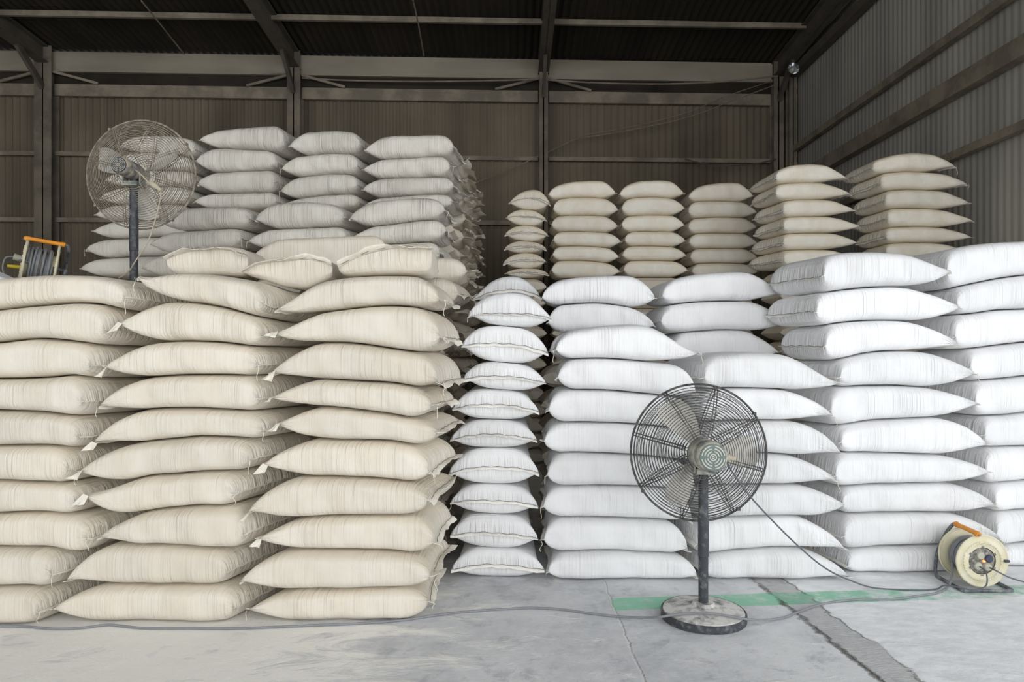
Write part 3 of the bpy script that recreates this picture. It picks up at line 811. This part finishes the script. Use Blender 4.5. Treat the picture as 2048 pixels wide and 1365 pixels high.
for k in range(7):
    yf = DF - .05; l_ = wx(reE[k][0], yf) + .045; r_ = wx(rFe[k][0], yf)
    sack(f'white sack, {from_floor(k + 1, 7)}, column directly behind the floor fan', G2, 'white', SF[k], SF[k + 1], yf + (k % 2) * .012, .5, (l_, l_ - .14), (r_, r_ - .14),
         zR=wz(rFe[k][1], yf), tl=BOX, tr=LONG, threads=.4, seed=1100 + k)
for k in range(10):
    yf = DG - .05; r_ = wx(rGe[k][0], yf)
    if k < 7: l_ = wx(rFe[k][0], DF - .05) + .05; lp = (l_, l_ - .13)
    else: lp = (wx(lG8[k - 7][0], yf), wx(lG8[k - 7][1], yf + .45))
    sack(f'white sack, {from_floor(k + 1, 10)}, column just behind the floor cable reel', G2, 'white', SG[k], SG[k + 1], yf + (k % 3) * .008, .5, lp, (r_, r_ - .14),
         zR=wz(rGe[k][1], yf), tl=BOX, tr=LONG, threads=.4, seed=1200 + k, stitch=(1 if k > 6 else 0, 0), hemlen=(.02, .05 if k == 1 else .022))
    yh = DH - .05; lh = r_ + .05
    sack(f'bright white sack, {from_floor(k + 1, 10)}, last column towards the grey side wall', G2, 'white', SH[k], SH[k + 1], yh, .5, (lh, lh - .13), (3.62, 3.58),
         tl=BOX, tr=POINT, seed=1300 + k, hems=(1, 0))
# second rank of the white stack
G2b = 'sacks of the white stack, second rank'
DE2 = 4.66
SE2 = stack([1080, 1140, 1200, 1260, 1320], [[724] * 5, [670, 664, 662, 664, 672], [614, 608, 606, 614, 628], [572, 556, 551, 551, 562]], DE2, ground=False)
SF2 = stack([1320, 1380, 1440, 1500, 1560], [[728] * 5, [668, 664, 660, 662, 672], [612, 605, 602, 603, 610], [566, 550, 544, 544, 560]], DE2, ground=False)
e2 = [(1100, 1330), (1096, 1330), (1084, 1318)]; f2 = [(1345, 1556), (1322, 1572), (1324, 1560)]
for k in range(3):
    yf = DE2 - .05; nm = from_top(3 - k)
    a0 = wx(f2[k][0], yf)
    sack(f'white sack, {nm}, set-back pile beside the end-on sacks', G2b, 'white', SE2[k], SE2[k + 1], yf, .5, (wx(e2[k][0], yf), wx(e2[k][0], yf) + .03), (a0 - .045, a0 - .08), tl=BLUNT, tr=MID, seed=1400 + k, hemlen=(.016, .012))
    sack(f'white sack, {nm}, set-back pile above the floor fan', G2b, 'white', SF2[k], SF2[k + 1], yf, .5, (a0, a0 - .04), (wx(f2[k][1], yf), wx(f2[k][1], yf) - .1), tl=BLUNT, tr=POINT, seed=1420 + k, hemlen=(.016, .02))
hidden(wz(728, DE2) - .003, 7, DE2 - .05, .5, .19, .95)
hidden(wz(730, DE2) - .003, 7, DE2 - .05, .5, 1.0, 1.72)
DS2 = 4.95
z9 = wz(610, DS2)
sack('white sack seen end-on, topmost, set back behind the narrow aisle column', G2b, 'white', flat(z9), surf([952, 980, 1015, 1060, 1095], [580, 562, 553, 557, 575], DS2), DS2 - .05, .5,
     (wx(956, DS2), wx(956, DS2)), (wx(1078, DS2) - .03, wx(1078, DS2) - .03), tl=(.075, 2.4, .45), endon=True, length=.7, seed=1450, stitch=(1, 0), squash=(2.5, 2.1))
hidden(z9 - .003, 9, DS2 - .04, .7, wx(962, DS2), wx(1066, DS2))

# --- rear centre stack
G3 = 'sacks of the rear centre stack'
DP = 7.62
SP = stack([1010, 1035, 1060, 1085, 1105], [[556] * 5, [539, 537, 537, 538, 540], [510, 507, 506, 508, 511], [484, 482, 483, 485, 487], [453, 451, 452, 454, 457], [421, 419, 420, 424, 427], [399, 386, 380, 381, 394]], DP, ground=False)
tp = [(1010, 1102), (1007, 1098), (1009, 1098), (1010, 1102), (1012, 1098), (1018, 1106)]
for k in range(6):
    yf = DP - .06
    sack(f'tan sack seen end-on, {from_top(6 - k)}, rear centre stack beside the dark gap', G3, 'tan', SP[k], SP[k + 1], yf, .5, (wx(tp[k][0], yf) + .03, wx(tp[k][0], yf) + .05), (wx(tp[k][1], yf) - .06, wx(tp[k][1], yf) - .06),
         tl=(.075, 2.4, .45), endon=True, length=.75, seed=1500 + k, stitch=(1, 0), squash=(2.5, 2.1), res=(36, 30))
hidden(wz(556, DP) - .004, 12, DP - .05, .7, wx(1014, DP), wx(1093, DP))
cc = [('column by the end-on sacks', [1098, 1130, 1170, 1210, 1236], [[556] * 5, [523, 521, 521, 525, 528], [494, 492, 492, 495, 497], [465, 463, 463, 465, 468], [434, 431, 430, 432, 437], [402, 396, 394, 397, 402], [377, 366, 361, 363, 375]],
       [1098, 1100, 1101, 1098, 1101, 1092], [1244, 1242, 1246, 1240, 1240, 1236]),
      ('middle column', [1240, 1270, 1310, 1345, 1375], [[554] * 5, [523, 521, 521, 522, 524], [494, 492, 492, 494, 496], [465, 463, 463, 464, 465], [434, 431, 430, 431, 435], [401, 395, 394, 397, 402], [376, 364, 360, 363, 378]],
       [1244, 1242, 1246, 1240, 1240, 1236], [1380, 1377, 1375, 1373, 1373, 1373]),
      ('column by the corner piles', [1376, 1400, 1440, 1480, 1510], [[556] * 5, [529, 527, 526, 527, 529], [499, 497, 497, 497, 499], [469, 467, 466, 467, 469], [438, 436, 434, 435, 438], [405, 403, 402, 404, 408], [385, 372, 365, 366, 382]],
       [1380, 1377, 1375, 1373, 1373, 1373], [1520, 1518, 1520, 1518, 1518, 1510])]
for ci, (cn, xs, rows, lt, rt) in enumerate(cc):
    S = stack(xs, rows, DP, ground=False); yf = DP - .05
    for k in range(6):
        sack(f'dusty tan sack, {from_top(6 - k)}, rear centre stack, {cn}', G3, 'tan', S[k], S[k + 1], yf, .5, (wx(lt[k], yf) + (.02 if ci else .03), wx(lt[k], yf) + .02), (wx(rt[k], yf) - .025, wx(rt[k], yf) - .05),
             tl=BLUNT, tr=MID, hemlen=(.014, .016), seed=1600 + ci * 10 + k, res=(40, 30))
    hidden(wz(rows[0][0], DP) - .004, 12, yf, .5, wx(xs[0] + 6, yf), wx(xs[-1] - 4, yf))
# --- rear corner piles, their sewn ends turned towards the aisle
G4 = 'sacks of the rear corner piles'
DU, DV = 6.45, 6.2
pu = [('pile beside the rear centre stack', DU, [1540, 1580, 1620, 1660, 1700], [[535] * 5, [503, 500, 499, 499, 502], [469, 467, 466, 466, 468], [437, 434, 433, 433, 436], [403, 400, 399, 400, 404], [370, 366, 365, 368, 373], [346, 331, 327, 330, 346]],
       [(1567, 1500), (1567, 1506), (1566, 1512), (1567, 1511), (1552, 1506), (1552, 1502)], [1714, 1714, 1719, 1708, 1700, 1692]),
      ('pile by the grey side wall', DV, [1740, 1790, 1830, 1880, 1930], [[520] * 5, [488, 486, 485, 486, 489], [456, 454, 453, 455, 458], [420, 417, 416, 419, 424], [384, 380, 379, 381, 386], [350, 344, 343, 346, 350], [322, 309, 306, 309, 326]],
       [(1772, 1722), (1772, 1717), (1775, 1715), (1771, 1710), (1761, 1700), (1746, 1690)], [1938, 1943, 1943, 1939, 1933, 1910])]
for ci, (cn, D_, xs, rows, lt, rt) in enumerate(pu):
    S = stack(xs, rows, D_, ground=False); yf = D_ - .05
    for k in range(6):
        sack(f'tan sack with shaded end, {from_top(6 - k)}, corner {cn}', G4, 'tan', S[k], S[k + 1], yf, .5, (wx(lt[k][0], yf), wx(lt[k][1], yf + .45)), (wx(rt[k], yf), wx(rt[k], yf) - .16),
             tl=BOX, tr=LONG, seed=1700 + ci * 10 + k, stitch=(1, 0), res=(44, 32), threads=.2)
    hidden(wz(rows[0][0], D_) - .004, 12, yf, .5, wx(xs[0] + 20, yf), wx(xs[-1] - 20, yf))


# ---------------------------------------------------------------- pedestal fans
def fan(name, loc, label, wire, tilt=0.0, cord_pts=None, blade_turn=0.0, rot=0.0, ax=.80, ms=1.0, motor_mats=('motor', 'motor_cap', 'slot')):
    """loc: the foot. The fan blows towards +Y, so the motor faces the viewer."""
    t = thing(name, loc, label, 'fan', 'pedestal fans', (0, 0, rot))
    # heavy round base
    base = MB().lathe((0, 0, 0), [(.0, .0), (.192, .0), (.195, .036), (.192, .042), (.12, .055), (.055, .066), (.048, .08), (.0, .08)], 'z', 56).build('base', M['fanbase'], t)
    MB().lathe((0, 0, 0), [(.196, .0), (.203, .003), (.204, .036), (.2, .040), (.196, .038), (.196, 0)], 'z', 56).build('base_rim', M['fanblack'], base)
    MB().tube([(0, 0, .06), (0, 0, ax - .02)], .0235, 20).build('pole', M['fanblack'], t)
    MB().lathe((0, 0, 0), [(.0235, .30), (.0262, .302), (.0262, .50), (.0235, .502)], 'z', 24).build('pole_sleeve', M['fanblack'], t)
    tl_ = lambda p: Vector((p[0], p[1] * math.cos(tilt) - (p[2]) * math.sin(tilt), p[1] * math.sin(tilt) + p[2] * math.cos(tilt))) + Vector((0, 0, ax))

    def put(mb, nm, mat, par):
        mb.v = [tuple(tl_(p)) for p in mb.v]; return mb.build(nm, mat, par)
    # bracket on the pole head
    br = MB().box((-.045, -.05, -.095), (.045, .05, -.068)); br.box((-.055, -.03, -.09), (-.047, .03, 0)); br.box((.047, -.03, -.09), (.055, .03, 0))
    put(br, 'bracket', M['motor'], t)
    # motor
    sc_ = lambda pr: [(r_ * ms, d_) for r_, d_ in pr]
    mo = put(MB().lathe((0, 0, 0), sc_([(0, -.165), (.058, -.165), (.068, -.158), (.073, -.145), (.073, -.11), (.070, -.105), (.074, -.1), (.076, .01), (.07, .03), (.045, .05), (.0, .05)]), 'y', 40), 'motor', M[motor_mats[0]], t)
    cap = put(MB().lathe((0, 0, 0), sc_([(0, -.168), (.060, -.168), (.062, -.166), (.062, -.150), (0, -.150)]), 'y', 40), 'motor_cap', M[motor_mats[1]], mo)
    gr = MB()
    for q, R in enumerate((.014 * ms, .027 * ms, .040 * ms, .053 * ms)):
        for k in range(4):
            a0 = k * math.pi / 2 + (.16 if q else .0) ; a1 = (k + 1) * math.pi / 2 - (.16 if q else 0)
            pts = [(R * math.cos(a0 + (a1 - a0) * u / 8), -.1695, R * math.sin(a0 + (a1 - a0) * u / 8)) for u in range(9)]
            gr.tube(pts, .0027 * ms, 6)
    gr.ring((0, -.1695, 0), .005, .002, 'y', 12)
    put(gr, 'vent_grille', M[motor_mats[2]], cap)
    put(MB().tube([(.07, -.06, .03), (.085, -.08, .02), (.1, -.05, .0)], .006, 8), 'oscillation_knob', M['motor'], mo)
    # blades
    hub = put(MB().lathe((0, 0, 0), [(0, .05), (.03, .052), (.045, .06), (.045, .11), (.03, .13), (0, .132)], 'y', 28), 'blade_hub', M['blade'], t)
    for k in range(3):
        vs, fs = [], []; nr, na = 9, 9
        for i in range(nr):
            r = .035 + (.285 - .035) * i / (nr - 1); u = i / (nr - 1)
            half = (.14 + .24 * math.sin(math.pi * min(1, .25 + .62 * u))) * (1 if u < .9 else .9)
            for j in range(na):
                w = -1 + 2 * j / (na - 1); a = blade_turn + k * 2 * math.pi / 3 + w * half + .18 * u
                y = .09 + w * (.045 - .015 * u) - .018 * w * w
                vs.append((r * math.cos(a), y, r * math.sin(a)))
        nn = len(vs); vs += [(x, y + .0022, z) for x, y, z in vs]
        for i in range(nr - 1):
            for j in range(na - 1):
                q = i * na + j; fs.append((q, q + 1, q + na + 1, q + na)); fs.append((nn + q + na, nn + q + na + 1, nn + q + 1, nn + q))
        edge = [j for j in range(na)] + [i * na + na - 1 for i in range(1, nr)] + [(nr - 1) * na + j for j in range(na - 2, -1, -1)] + [i * na for i in range(nr - 2, 0, -1)]
        for i in range(len(edge)):
            a_, b_ = edge[i], edge[(i + 1) % len(edge)]; fs.append((a_, nn + a_, nn + b_, b_))
        put(MB().add(vs, fs), 'blade', M['blade'], hub)
    # wire guard: rear cage with its spokes, front cage, rim
    RG, r0 = .340, .0019
    rear = lambda R: .085 - .115 * (1 - (R / RG) ** 2.6)
    front = lambda R: .085 + .085 * (1 - (R / RG) ** 2.4)
    for nm, prof, R0, nrings in (('rear_guard', rear, .085, 21), ('front_guard', front, .05, 22)):
        g = MB()
        for i in range(nrings):
            R = R0 + (RG - .004 - R0) * i / (nrings - 1)
            g.ring((0, prof(R), 0), R, r0 * (1.25 if i in (0, nrings - 1) else 1), 'y', 64, 5)
        gobj = put(g, nm, wire, t)
        sp = MB()
        for k in range(8):
            for off in (-.055, .055):
                a = (k + .5) * math.pi / 4 + .12
                pts = []
                for i in range(9):
                    R = R0 + (RG - R0) * i / 8; aa = a + off * (.075 / max(R, .075)) * 1.7
                    pts.append((R * math.cos(aa), prof(R) + (-.0035 if nm == 'rear_guard' else .0035), R * math.sin(aa)))
                sp.tube(pts, .0024, 5)
        put(sp, 'guard_spokes', wire, gobj)
    put(MB().ring((0, .085, 0), RG, .0045, 'y', 80, 8), 'guard_rim', wire, t)
    for k in range(4):
        clip = MB(); a = .6 + k * math.pi / 2; c = (RG * math.cos(a), .085, RG * math.sin(a)); clip.box((c[0] - .007, .07, c[2] - .007), (c[0] + .007, .1, c[2] + .007))
        put(clip, 'rim_clip', wire, t)
    return t, tl_


f1loc = Vector((.932, 3.41, 0))
t1, tl1 = fan('pedestal_fan', f1loc, 'black pedestal fan with floury round base standing on the concrete floor', M['wire'], tilt=-.06, blade_turn=1.97)
f2loc = Vector((-2.312, 4.28, 1.602))
t2, tl2 = fan('pedestal_fan', f2loc, 'dusty pedestal fan raised on top of the cream sack stack', M['wire_dusty'], tilt=.0, blade_turn=.5, ax=.785, ms=.72, motor_mats=('motor_blue', 'cap_dark', 'slot_dusty'))


def smooth_path(pts, n=10):
    pts = [Vector(p) for p in pts]; out = []
    for i in range(len(pts) - 1):
        p0, p1, p2, p3 = pts[max(0, i - 1)], pts[i], pts[i + 1], pts[min(len(pts) - 1, i + 2)]
        for k in range(n):
            u = k / n
            out.append(.5 * ((2 * p1) + (p2 - p0) * u + (2 * p0 - 5 * p1 + 4 * p2 - p3) * u * u + (3 * p1 - p0 - 3 * p2 + p3) * u**3))
    out.append(pts[-1]); return out


# cord and connector of the floor fan: hangs down to the floor and runs to the reel
def fan_cord(t, loc, con_a, con_b, pts, plug_mat, cord_mat, r=.0042):
    L_ = lambda p: Vector(p) - loc
    MB().tube([L_(con_a), L_(con_a).lerp(L_(con_b), .1), L_(con_a).lerp(L_(con_b), .55), L_(con_a).lerp(L_(con_b), .6), L_(con_b)], [.012, .017, .017, .013, .011], 14).build('cord_connector', plug_mat, t)
    MB().tube([L_(p) for p in smooth_path(pts)], r, 8).build('power_cord', cord_mat, t)


RX, RY, RZ = 2.43, 3.66, .203                                      # centre of the floor reel
fl = lambda px, py, z=.005: floor_pt(px, py, z)
fan_cord(t1, f1loc, at(1442, 914, 3.3), at(1472, 918, 3.27), [at(1446, 906, 3.3), at(1451, 916, 3.26), at(1462, 940, 3.3), at(1500, 993, 3.4), at(1545, 1042, 3.52), at(1600, 1096, 3.64), at(1652, 1138, 3.74), at(1704, 1163, 3.81),
         fl(1752, 1177), fl(1830, 1181), fl(1872, 1179), Vector((2.33, 3.775, .030)), Vector((2.385, 3.735, .036)), Vector((2.44, 3.705, .032)), Vector((2.505, 3.70, .055)), Vector((2.53, 3.735, .115)), Vector((2.529, 3.783, .129))], M['plug'], M['cord_dark'])
fan_cord(t2, f2loc, at(301, 366, 4.2), at(323, 382, 4.18), [at(270, 340, 4.2), at(285, 352, 4.17), at(300, 368, 4.19), at(321, 381, 4.18), at(318, 410, 4.2), at(308, 448, 4.2), at(294, 487, 4.18), at(270, 524, 4.15), at(256, 545, 4.06), at(238, 556, 3.98)], M['plug'], M['plug'], .0038)


# ---------------------------------------------------------------- cable reels
def reel(loc, rotz, label, tilt=0.0):
    """axis along local -Y: the socket side faces -Y; loc is on the ground below the drum"""
    t = thing('cable_reel', loc, label, 'cable reel', 'cable reels', (tilt, 0, rotz))
    zc = .155; w = .075

    def flange(y, nm, sgn):
        prof = [(.074, 0), (.132, 0), (.136, -sgn * .004), (.14, -sgn * .004), (.143, 0), (.143, sgn * .006), (.138, sgn * .009), (.132, sgn * .006), (.11, sgn * .008), (.107, sgn * .011), (.098, sgn * .011), (.095, sgn * .008), (.074, sgn * .006), (.074, 0)]
        return MB().lathe((0, y, zc), prof, 'y', 56).build(nm, M['reel'], t)
    fr = flange(-w, 'front_flange', -1); flange(w, 'rear_flange', 1)
    vs, fs = [], []; nb = 160                                       # raised lettering band, worn beyond reading
    for i in range(nb):
        a = 2 * math.pi * i / nb; up = .0035 if (i % 4 < 2 and (i // 4) % 7 != 3) else .0006
        for r_, y_ in ((.0975, -w - .0105), (.0985, -w - .011 - up), (.1055, -w - .011 - up), (.1065, -w - .0105)):
            vs.append((r_ * math.cos(a), y_, zc + r_ * math.sin(a)))
    for i in range(nb):
        for c_ in range(3):
            q, q2 = i * 4 + c_, (i + 1) % nb * 4 + c_; fs.append((q, q2, q2 + 1, q + 1))
    MB().add(vs, fs).build('raised_lettering', M['reel'], fr)
    MB().lathe((0, 0, zc), [(.05, -w), (.076, -w), (.076, w), (.05, w), (.05, -w)], 'y', 40).build('drum', M['reel'], t)
    # wound cable, layer of turns
    pts = []
    for i in range(11 * 28 + 1):
        a = 2 * math.pi * i / 28; u = i / (11 * 28); y = -w + .010 + u * (2 * w - .02) + .004 * math.sin(a * .37); R = .088 + .006 * math.sin(a * .81) + .003 * math.sin(a * 2.3)
        pts.append((R * math.cos(a), y, zc + R * math.sin(a)))
    for i in range(9 * 28 + 1):
        a = -2 * math.pi * i / 28; u = i / (9 * 28); y = w - .016 - u * (2 * w - .034) + .006 * math.sin(a * .43); R = .1 + .005 * math.sin(a * .71)
        pts.append((R * math.cos(a), y, zc + R * math.sin(a)))
    MB().tube(pts, .0062, 7).build('wound_cable', M['cord_grey'], t)
    # socket panel
    pn = MB().lathe((0, 0, zc), [(0, -w - .004), (.05, -w - .008), (.068, -w - .004), (.0745, -w + .004), (.0745, -w + .02), (0, -w + .02)], 'y', 44).build('socket_panel', M['reel_panel'], t)
    for k, (x, z, mat) in enumerate(((-.012, .030, 'socket'), (.034, .014, 'socket_dark'), (-.026, -.026, 'socket'), (.028, -.032, 'socket'))):
        MB().lathe((x, 0, zc + z), [(0, -w - .016), (.017, -w - .016), (.021, -w - .012), (.022, -w - .002), (0, -w - .002)], 'y', 24).build('socket', M[mat], pn)
    MB().lathe((.006, 0, zc + .0), [(0, -w - .018), (.005, -w - .016), (.007, -w - .006), (0, -w - .004)], 'y', 16).build('pilot_lamp', M['pilot'], pn)
    for k in range(6):
        a = .5 + k * math.pi / 3; c = Vector((.078 * math.cos(a), -w - .007, zc + .078 * math.sin(a))); tg = Vector((-math.sin(a), 0, math.cos(a)))
        MB().bar(c - tg * .007, c + tg * .007, .005, .004, up=(0, 1, 0)).build('panel_lug', M['tube'], pn)
    cl = MB().box((.116, -w - .02, zc - .004), (.14, -w - .006, zc + .008)); cl.box((.112, -w - .026, zc - .002), (.12, -w - .018, zc + .006))
    cl.build('plug_clip', M['socket_dark'], fr)
    # tube stand: one bent tube, from the handle down behind the drum, round on the ground
    path = [(-.03, w + .03, .308), (-.035, w + .045, .30), (-.07, w + .05, .25), (-.115, w + .052, .15), (-.13, w + .05, .055), (-.135, w + .035, .02), (-.135, w + .01, .0115), (-.135, -w - .02, .0115), (-.128, -w - .045, .0115), (-.105, -w - .055, .0115),
            (.105, -w - .055, .0115), (.128, -w - .045, .0115), (.135, -w - .02, .0115), (.135, w + .01, .0115), (.135, w + .035, .02), (.13, w + .05, .06), (.10, w + .052, .14), (.0, w + .052, .155), ]
    MB().tube(smooth_path(path, 5), .0095, 12).build('tube_stand', M['tube'], t)
    MB().tube([(0, w + .06, zc), (0, -w + .03, zc)], .012, 14).build('axle', M['tube'], t)
    # carrying handle bridging the two flanges
    hs = [(-.03, -w - .022, .300), (-.03, -w - .012, .304), (-.03, -w + .01, .306), (-.03, w, .309), (-.03, w + .018, .309), (-.03, w + .028, .308)]
    h = MB().tube(hs, [.014, .0165, .0125, .0125, .0165, .014], 14).build('handle', M['orange'], t)
    MB().lathe((-.03, -w - .022, .300), [(0, -.006), (.006, -.006), (.006, .002), (0, .002)], 'y', 12).build('handle_screw', M['tube'], h)
    hb = MB().bar((-.03, -w - .008, .297), (-.022, -w + .002, .268), .016, .005, up=(0, 1, 0)).build('handle_arm', M['reel'], t)
    return t


reel((2.553, 3.88, 0), .0, 'cream cable reel with orange handle standing on the floor by the white sacks')
t = reel((wx(70, 4.05), 4.05, 1.63), -.98, 'cable reel with orange handle sitting on top of the cream sacks', tilt=-.15)
# plugs sticking out of the raised reel
MB().tube([(.0, -.09, .18), (.0, -.13, .185)], [.017, .02], 14).build('plug', M['socket'], t)
MB().tube([(.02, -.09, .13), (.02, -.15, .125)], [.011, .009], 12).build('plug', M['yellow'], t)
MB().tube(smooth_path([(.0, -.13, .185), (.0, -.165, .17), (.01, -.17, .11), (.02, -.15, .06)]), .004, 7).build('plug_cord', M['cord_grey'], t)

# ---------------------------------------------------------------- cords on the floor
base_top = .056
P_ = [fl(-60, 1254), fl(40, 1254), fl(110, 1259), fl(165, 1257), fl(215, 1251), fl(250, 1254), fl(290, 1257.5), fl(380, 1258), fl(480, 1258), fl(600, 1253), fl(720, 1248), fl(810, 1241), fl(870, 1232), fl(930, 1225), fl(1000, 1220),
      fl(1060, 1217), fl(1120, 1220), fl(1180, 1228), fl(1235, 1234, .007), fl(1285, 1236, .022), fl(1318, 1235, .046), fl(1345, 1231, .056), fl(1375, 1228, .066), fl(1405, 1227, .069), fl(1440, 1230, .066), fl(1474, 1236, .056), fl(1500, 1240, .046), fl(1530, 1241, .024), fl(1568, 1236, .008), fl(1600, 1224), fl(1650, 1208), fl(1720, 1200), fl(1790, 1199),
      fl(1850, 1191), fl(1874, 1187), Vector((2.365, 3.80, .012)), Vector((2.41, 3.845, .036)), Vector((2.435, 3.87, .075)), Vector((2.442, 3.885, .12))]
sp_ = smooth_path(P_, 8)
for i, p in enumerate(sp_):                                        # keep it on the floor, and on the skirt of the fan foot where it crosses
    d = math.hypot(p.x - f1loc.x, p.y - f1loc.y); zmin = .0062
    if d < .212: zmin = .0075 + (.041 if d > .196 else .042 + (.196 - d) / .076 * .014 if d > .12 else .056 + (.12 - d) / .065 * .011)
    sp_[i] = Vector((p.x, p.y, max(p.z, zmin)))
tag(MB().tube(sp_, .0058, 8).build('extension_cord', M['cord_grey']), 'long grey cord lying across the floor and over the fan base', 'cord')
tag(MB().tube(smooth_path([Vector((2.583, 3.783, .123)), Vector((2.59, 3.74, .12)), Vector((2.66, 3.74, .085)), Vector((2.78, 3.78, .045)), Vector((2.92, 3.81, .012)), Vector((3.1, 3.83, .006))]), .0042, 8).build('power_cord', M['cord_dark']),
    'thin dark cord leaving the floor reel towards the side wall', 'cord')

# ---------------------------------------------------------------- wires along the walls, fitting in the corner
def wire(label, pts, r, name='hanging_wire', mat='girt', n=8):
    return tag(MB().tube(smooth_path(pts, n), r, 6).build(name, M[mat]), label, 'wire')


wy = lambda px, py, off=.2: (lambda Y: at(px, py, Y))(10.62 - off)
wire('loose wire crossing the back wall from the centre column up to the corner', [wy(1095, 305), wy(1130, 288), wy(1160, 277), wy(1250, 262), wy(1370, 236), wy(1480, 196), wy(1550, 170)], .007)
wire('faint slack wire just above the loose wire on the back wall', [wy(1160, 271), wy(1260, 254), wy(1370, 226), wy(1460, 190), wy(1550, 160)], .005)
wire('dark cable sagging below the girt near the corner column', [wy(1370, 318, .12), wy(1400, 326, .12), wy(1450, 332, .12), wy(1510, 328, .12), wy(1552, 318, .12)], .011, mat='steel_dark')
wire('diagonal wire running down from the centre column behind the tall stack', [wy(1086, 307), wy(1020, 340), wy(960, 362), wy(900, 390)], .006)
wire('bundle cable slung under the eave fascia beside the corner', [wy(1095, 160, .28), wy(1200, 166, .28), wy(1330, 168, .28), wy(1450, 163, .28), wy(1556, 152, .28)], .012)
wire('cable slung under the eave fascia between the two inner columns', [wy(604, 156, .28), wy(700, 161, .28), wy(850, 163, .28), wy(1000, 161, .28), wy(1078, 158, .28)], .012)
wire('cable slung under the eave fascia beside the thick column', [wy(110, 140, .28), wy(250, 145, .28), wy(420, 147, .28), wy(585, 148, .28)], .012)
wire('thin wire hanging on the back wall below the girt by the thick column', [wy(122, 190, .15), wy(132, 225, .15), wy(148, 262, .15), wy(162, 290, .15)], .006)
wire('thin slack wire across the wall low beside the thick column', [wy(96, 470, .15), wy(140, 480, .15), wy(190, 497, .15), wy(260, 505, .15)], .006)
wire('conduit running up the side wall towards the roof', [Vector((rightX(10.2) - .12, 10.2, 5.46)), Vector((rightX(8) - .12, 8, 5.5)), Vector((rightX(5) - .12, 5, 5.56)), Vector((rightX(3.8) - .12, 3.8, 5.58))], .016, mat='steel_dark')
wire('hanging rod under the roof between thick column and second beam', [at(283, 2, 8.85), at(330, 60, 9.5), at(368, 108, 10.15)], .010)
wire('hanging rod under the roof before the centre beam', [at(826, 0, 8.8), at(836, 45, 9.35), at(848, 112, 10.15)], .010)
c = Vector((3.98, 9.95, wz(140, 9.95)))
t = thing('lamp_reflector', c, 'small shiny metal lamp at the top of the corner column', 'lamp')
MB().lathe((0, 0, 0), [(.02, .05), (.035, .02), (.085, -.06), (.08, -.06), (.03, .015), (.0, .02)], 'y', 24).build('reflector', M['chrome'], t)
MB().lathe((0, 0, 0), [(0, -.03), (.02, -.025), (.026, 0), (.02, .03), (0, .04)], 'y', 16).build('bulb', M['socket'], t)
MB().tube([(0, .045, 0), (.02, .12, .02), (.08, .16, .02)], .012, 8).build('lamp_arm', M['steel_dark'], t)

if HB.v:
    tag(HB.build('covered_sacks', M['cream']), 'rows of sacks covered by the stacks in front of them, down to the floor', 'sack', kind='stuff')
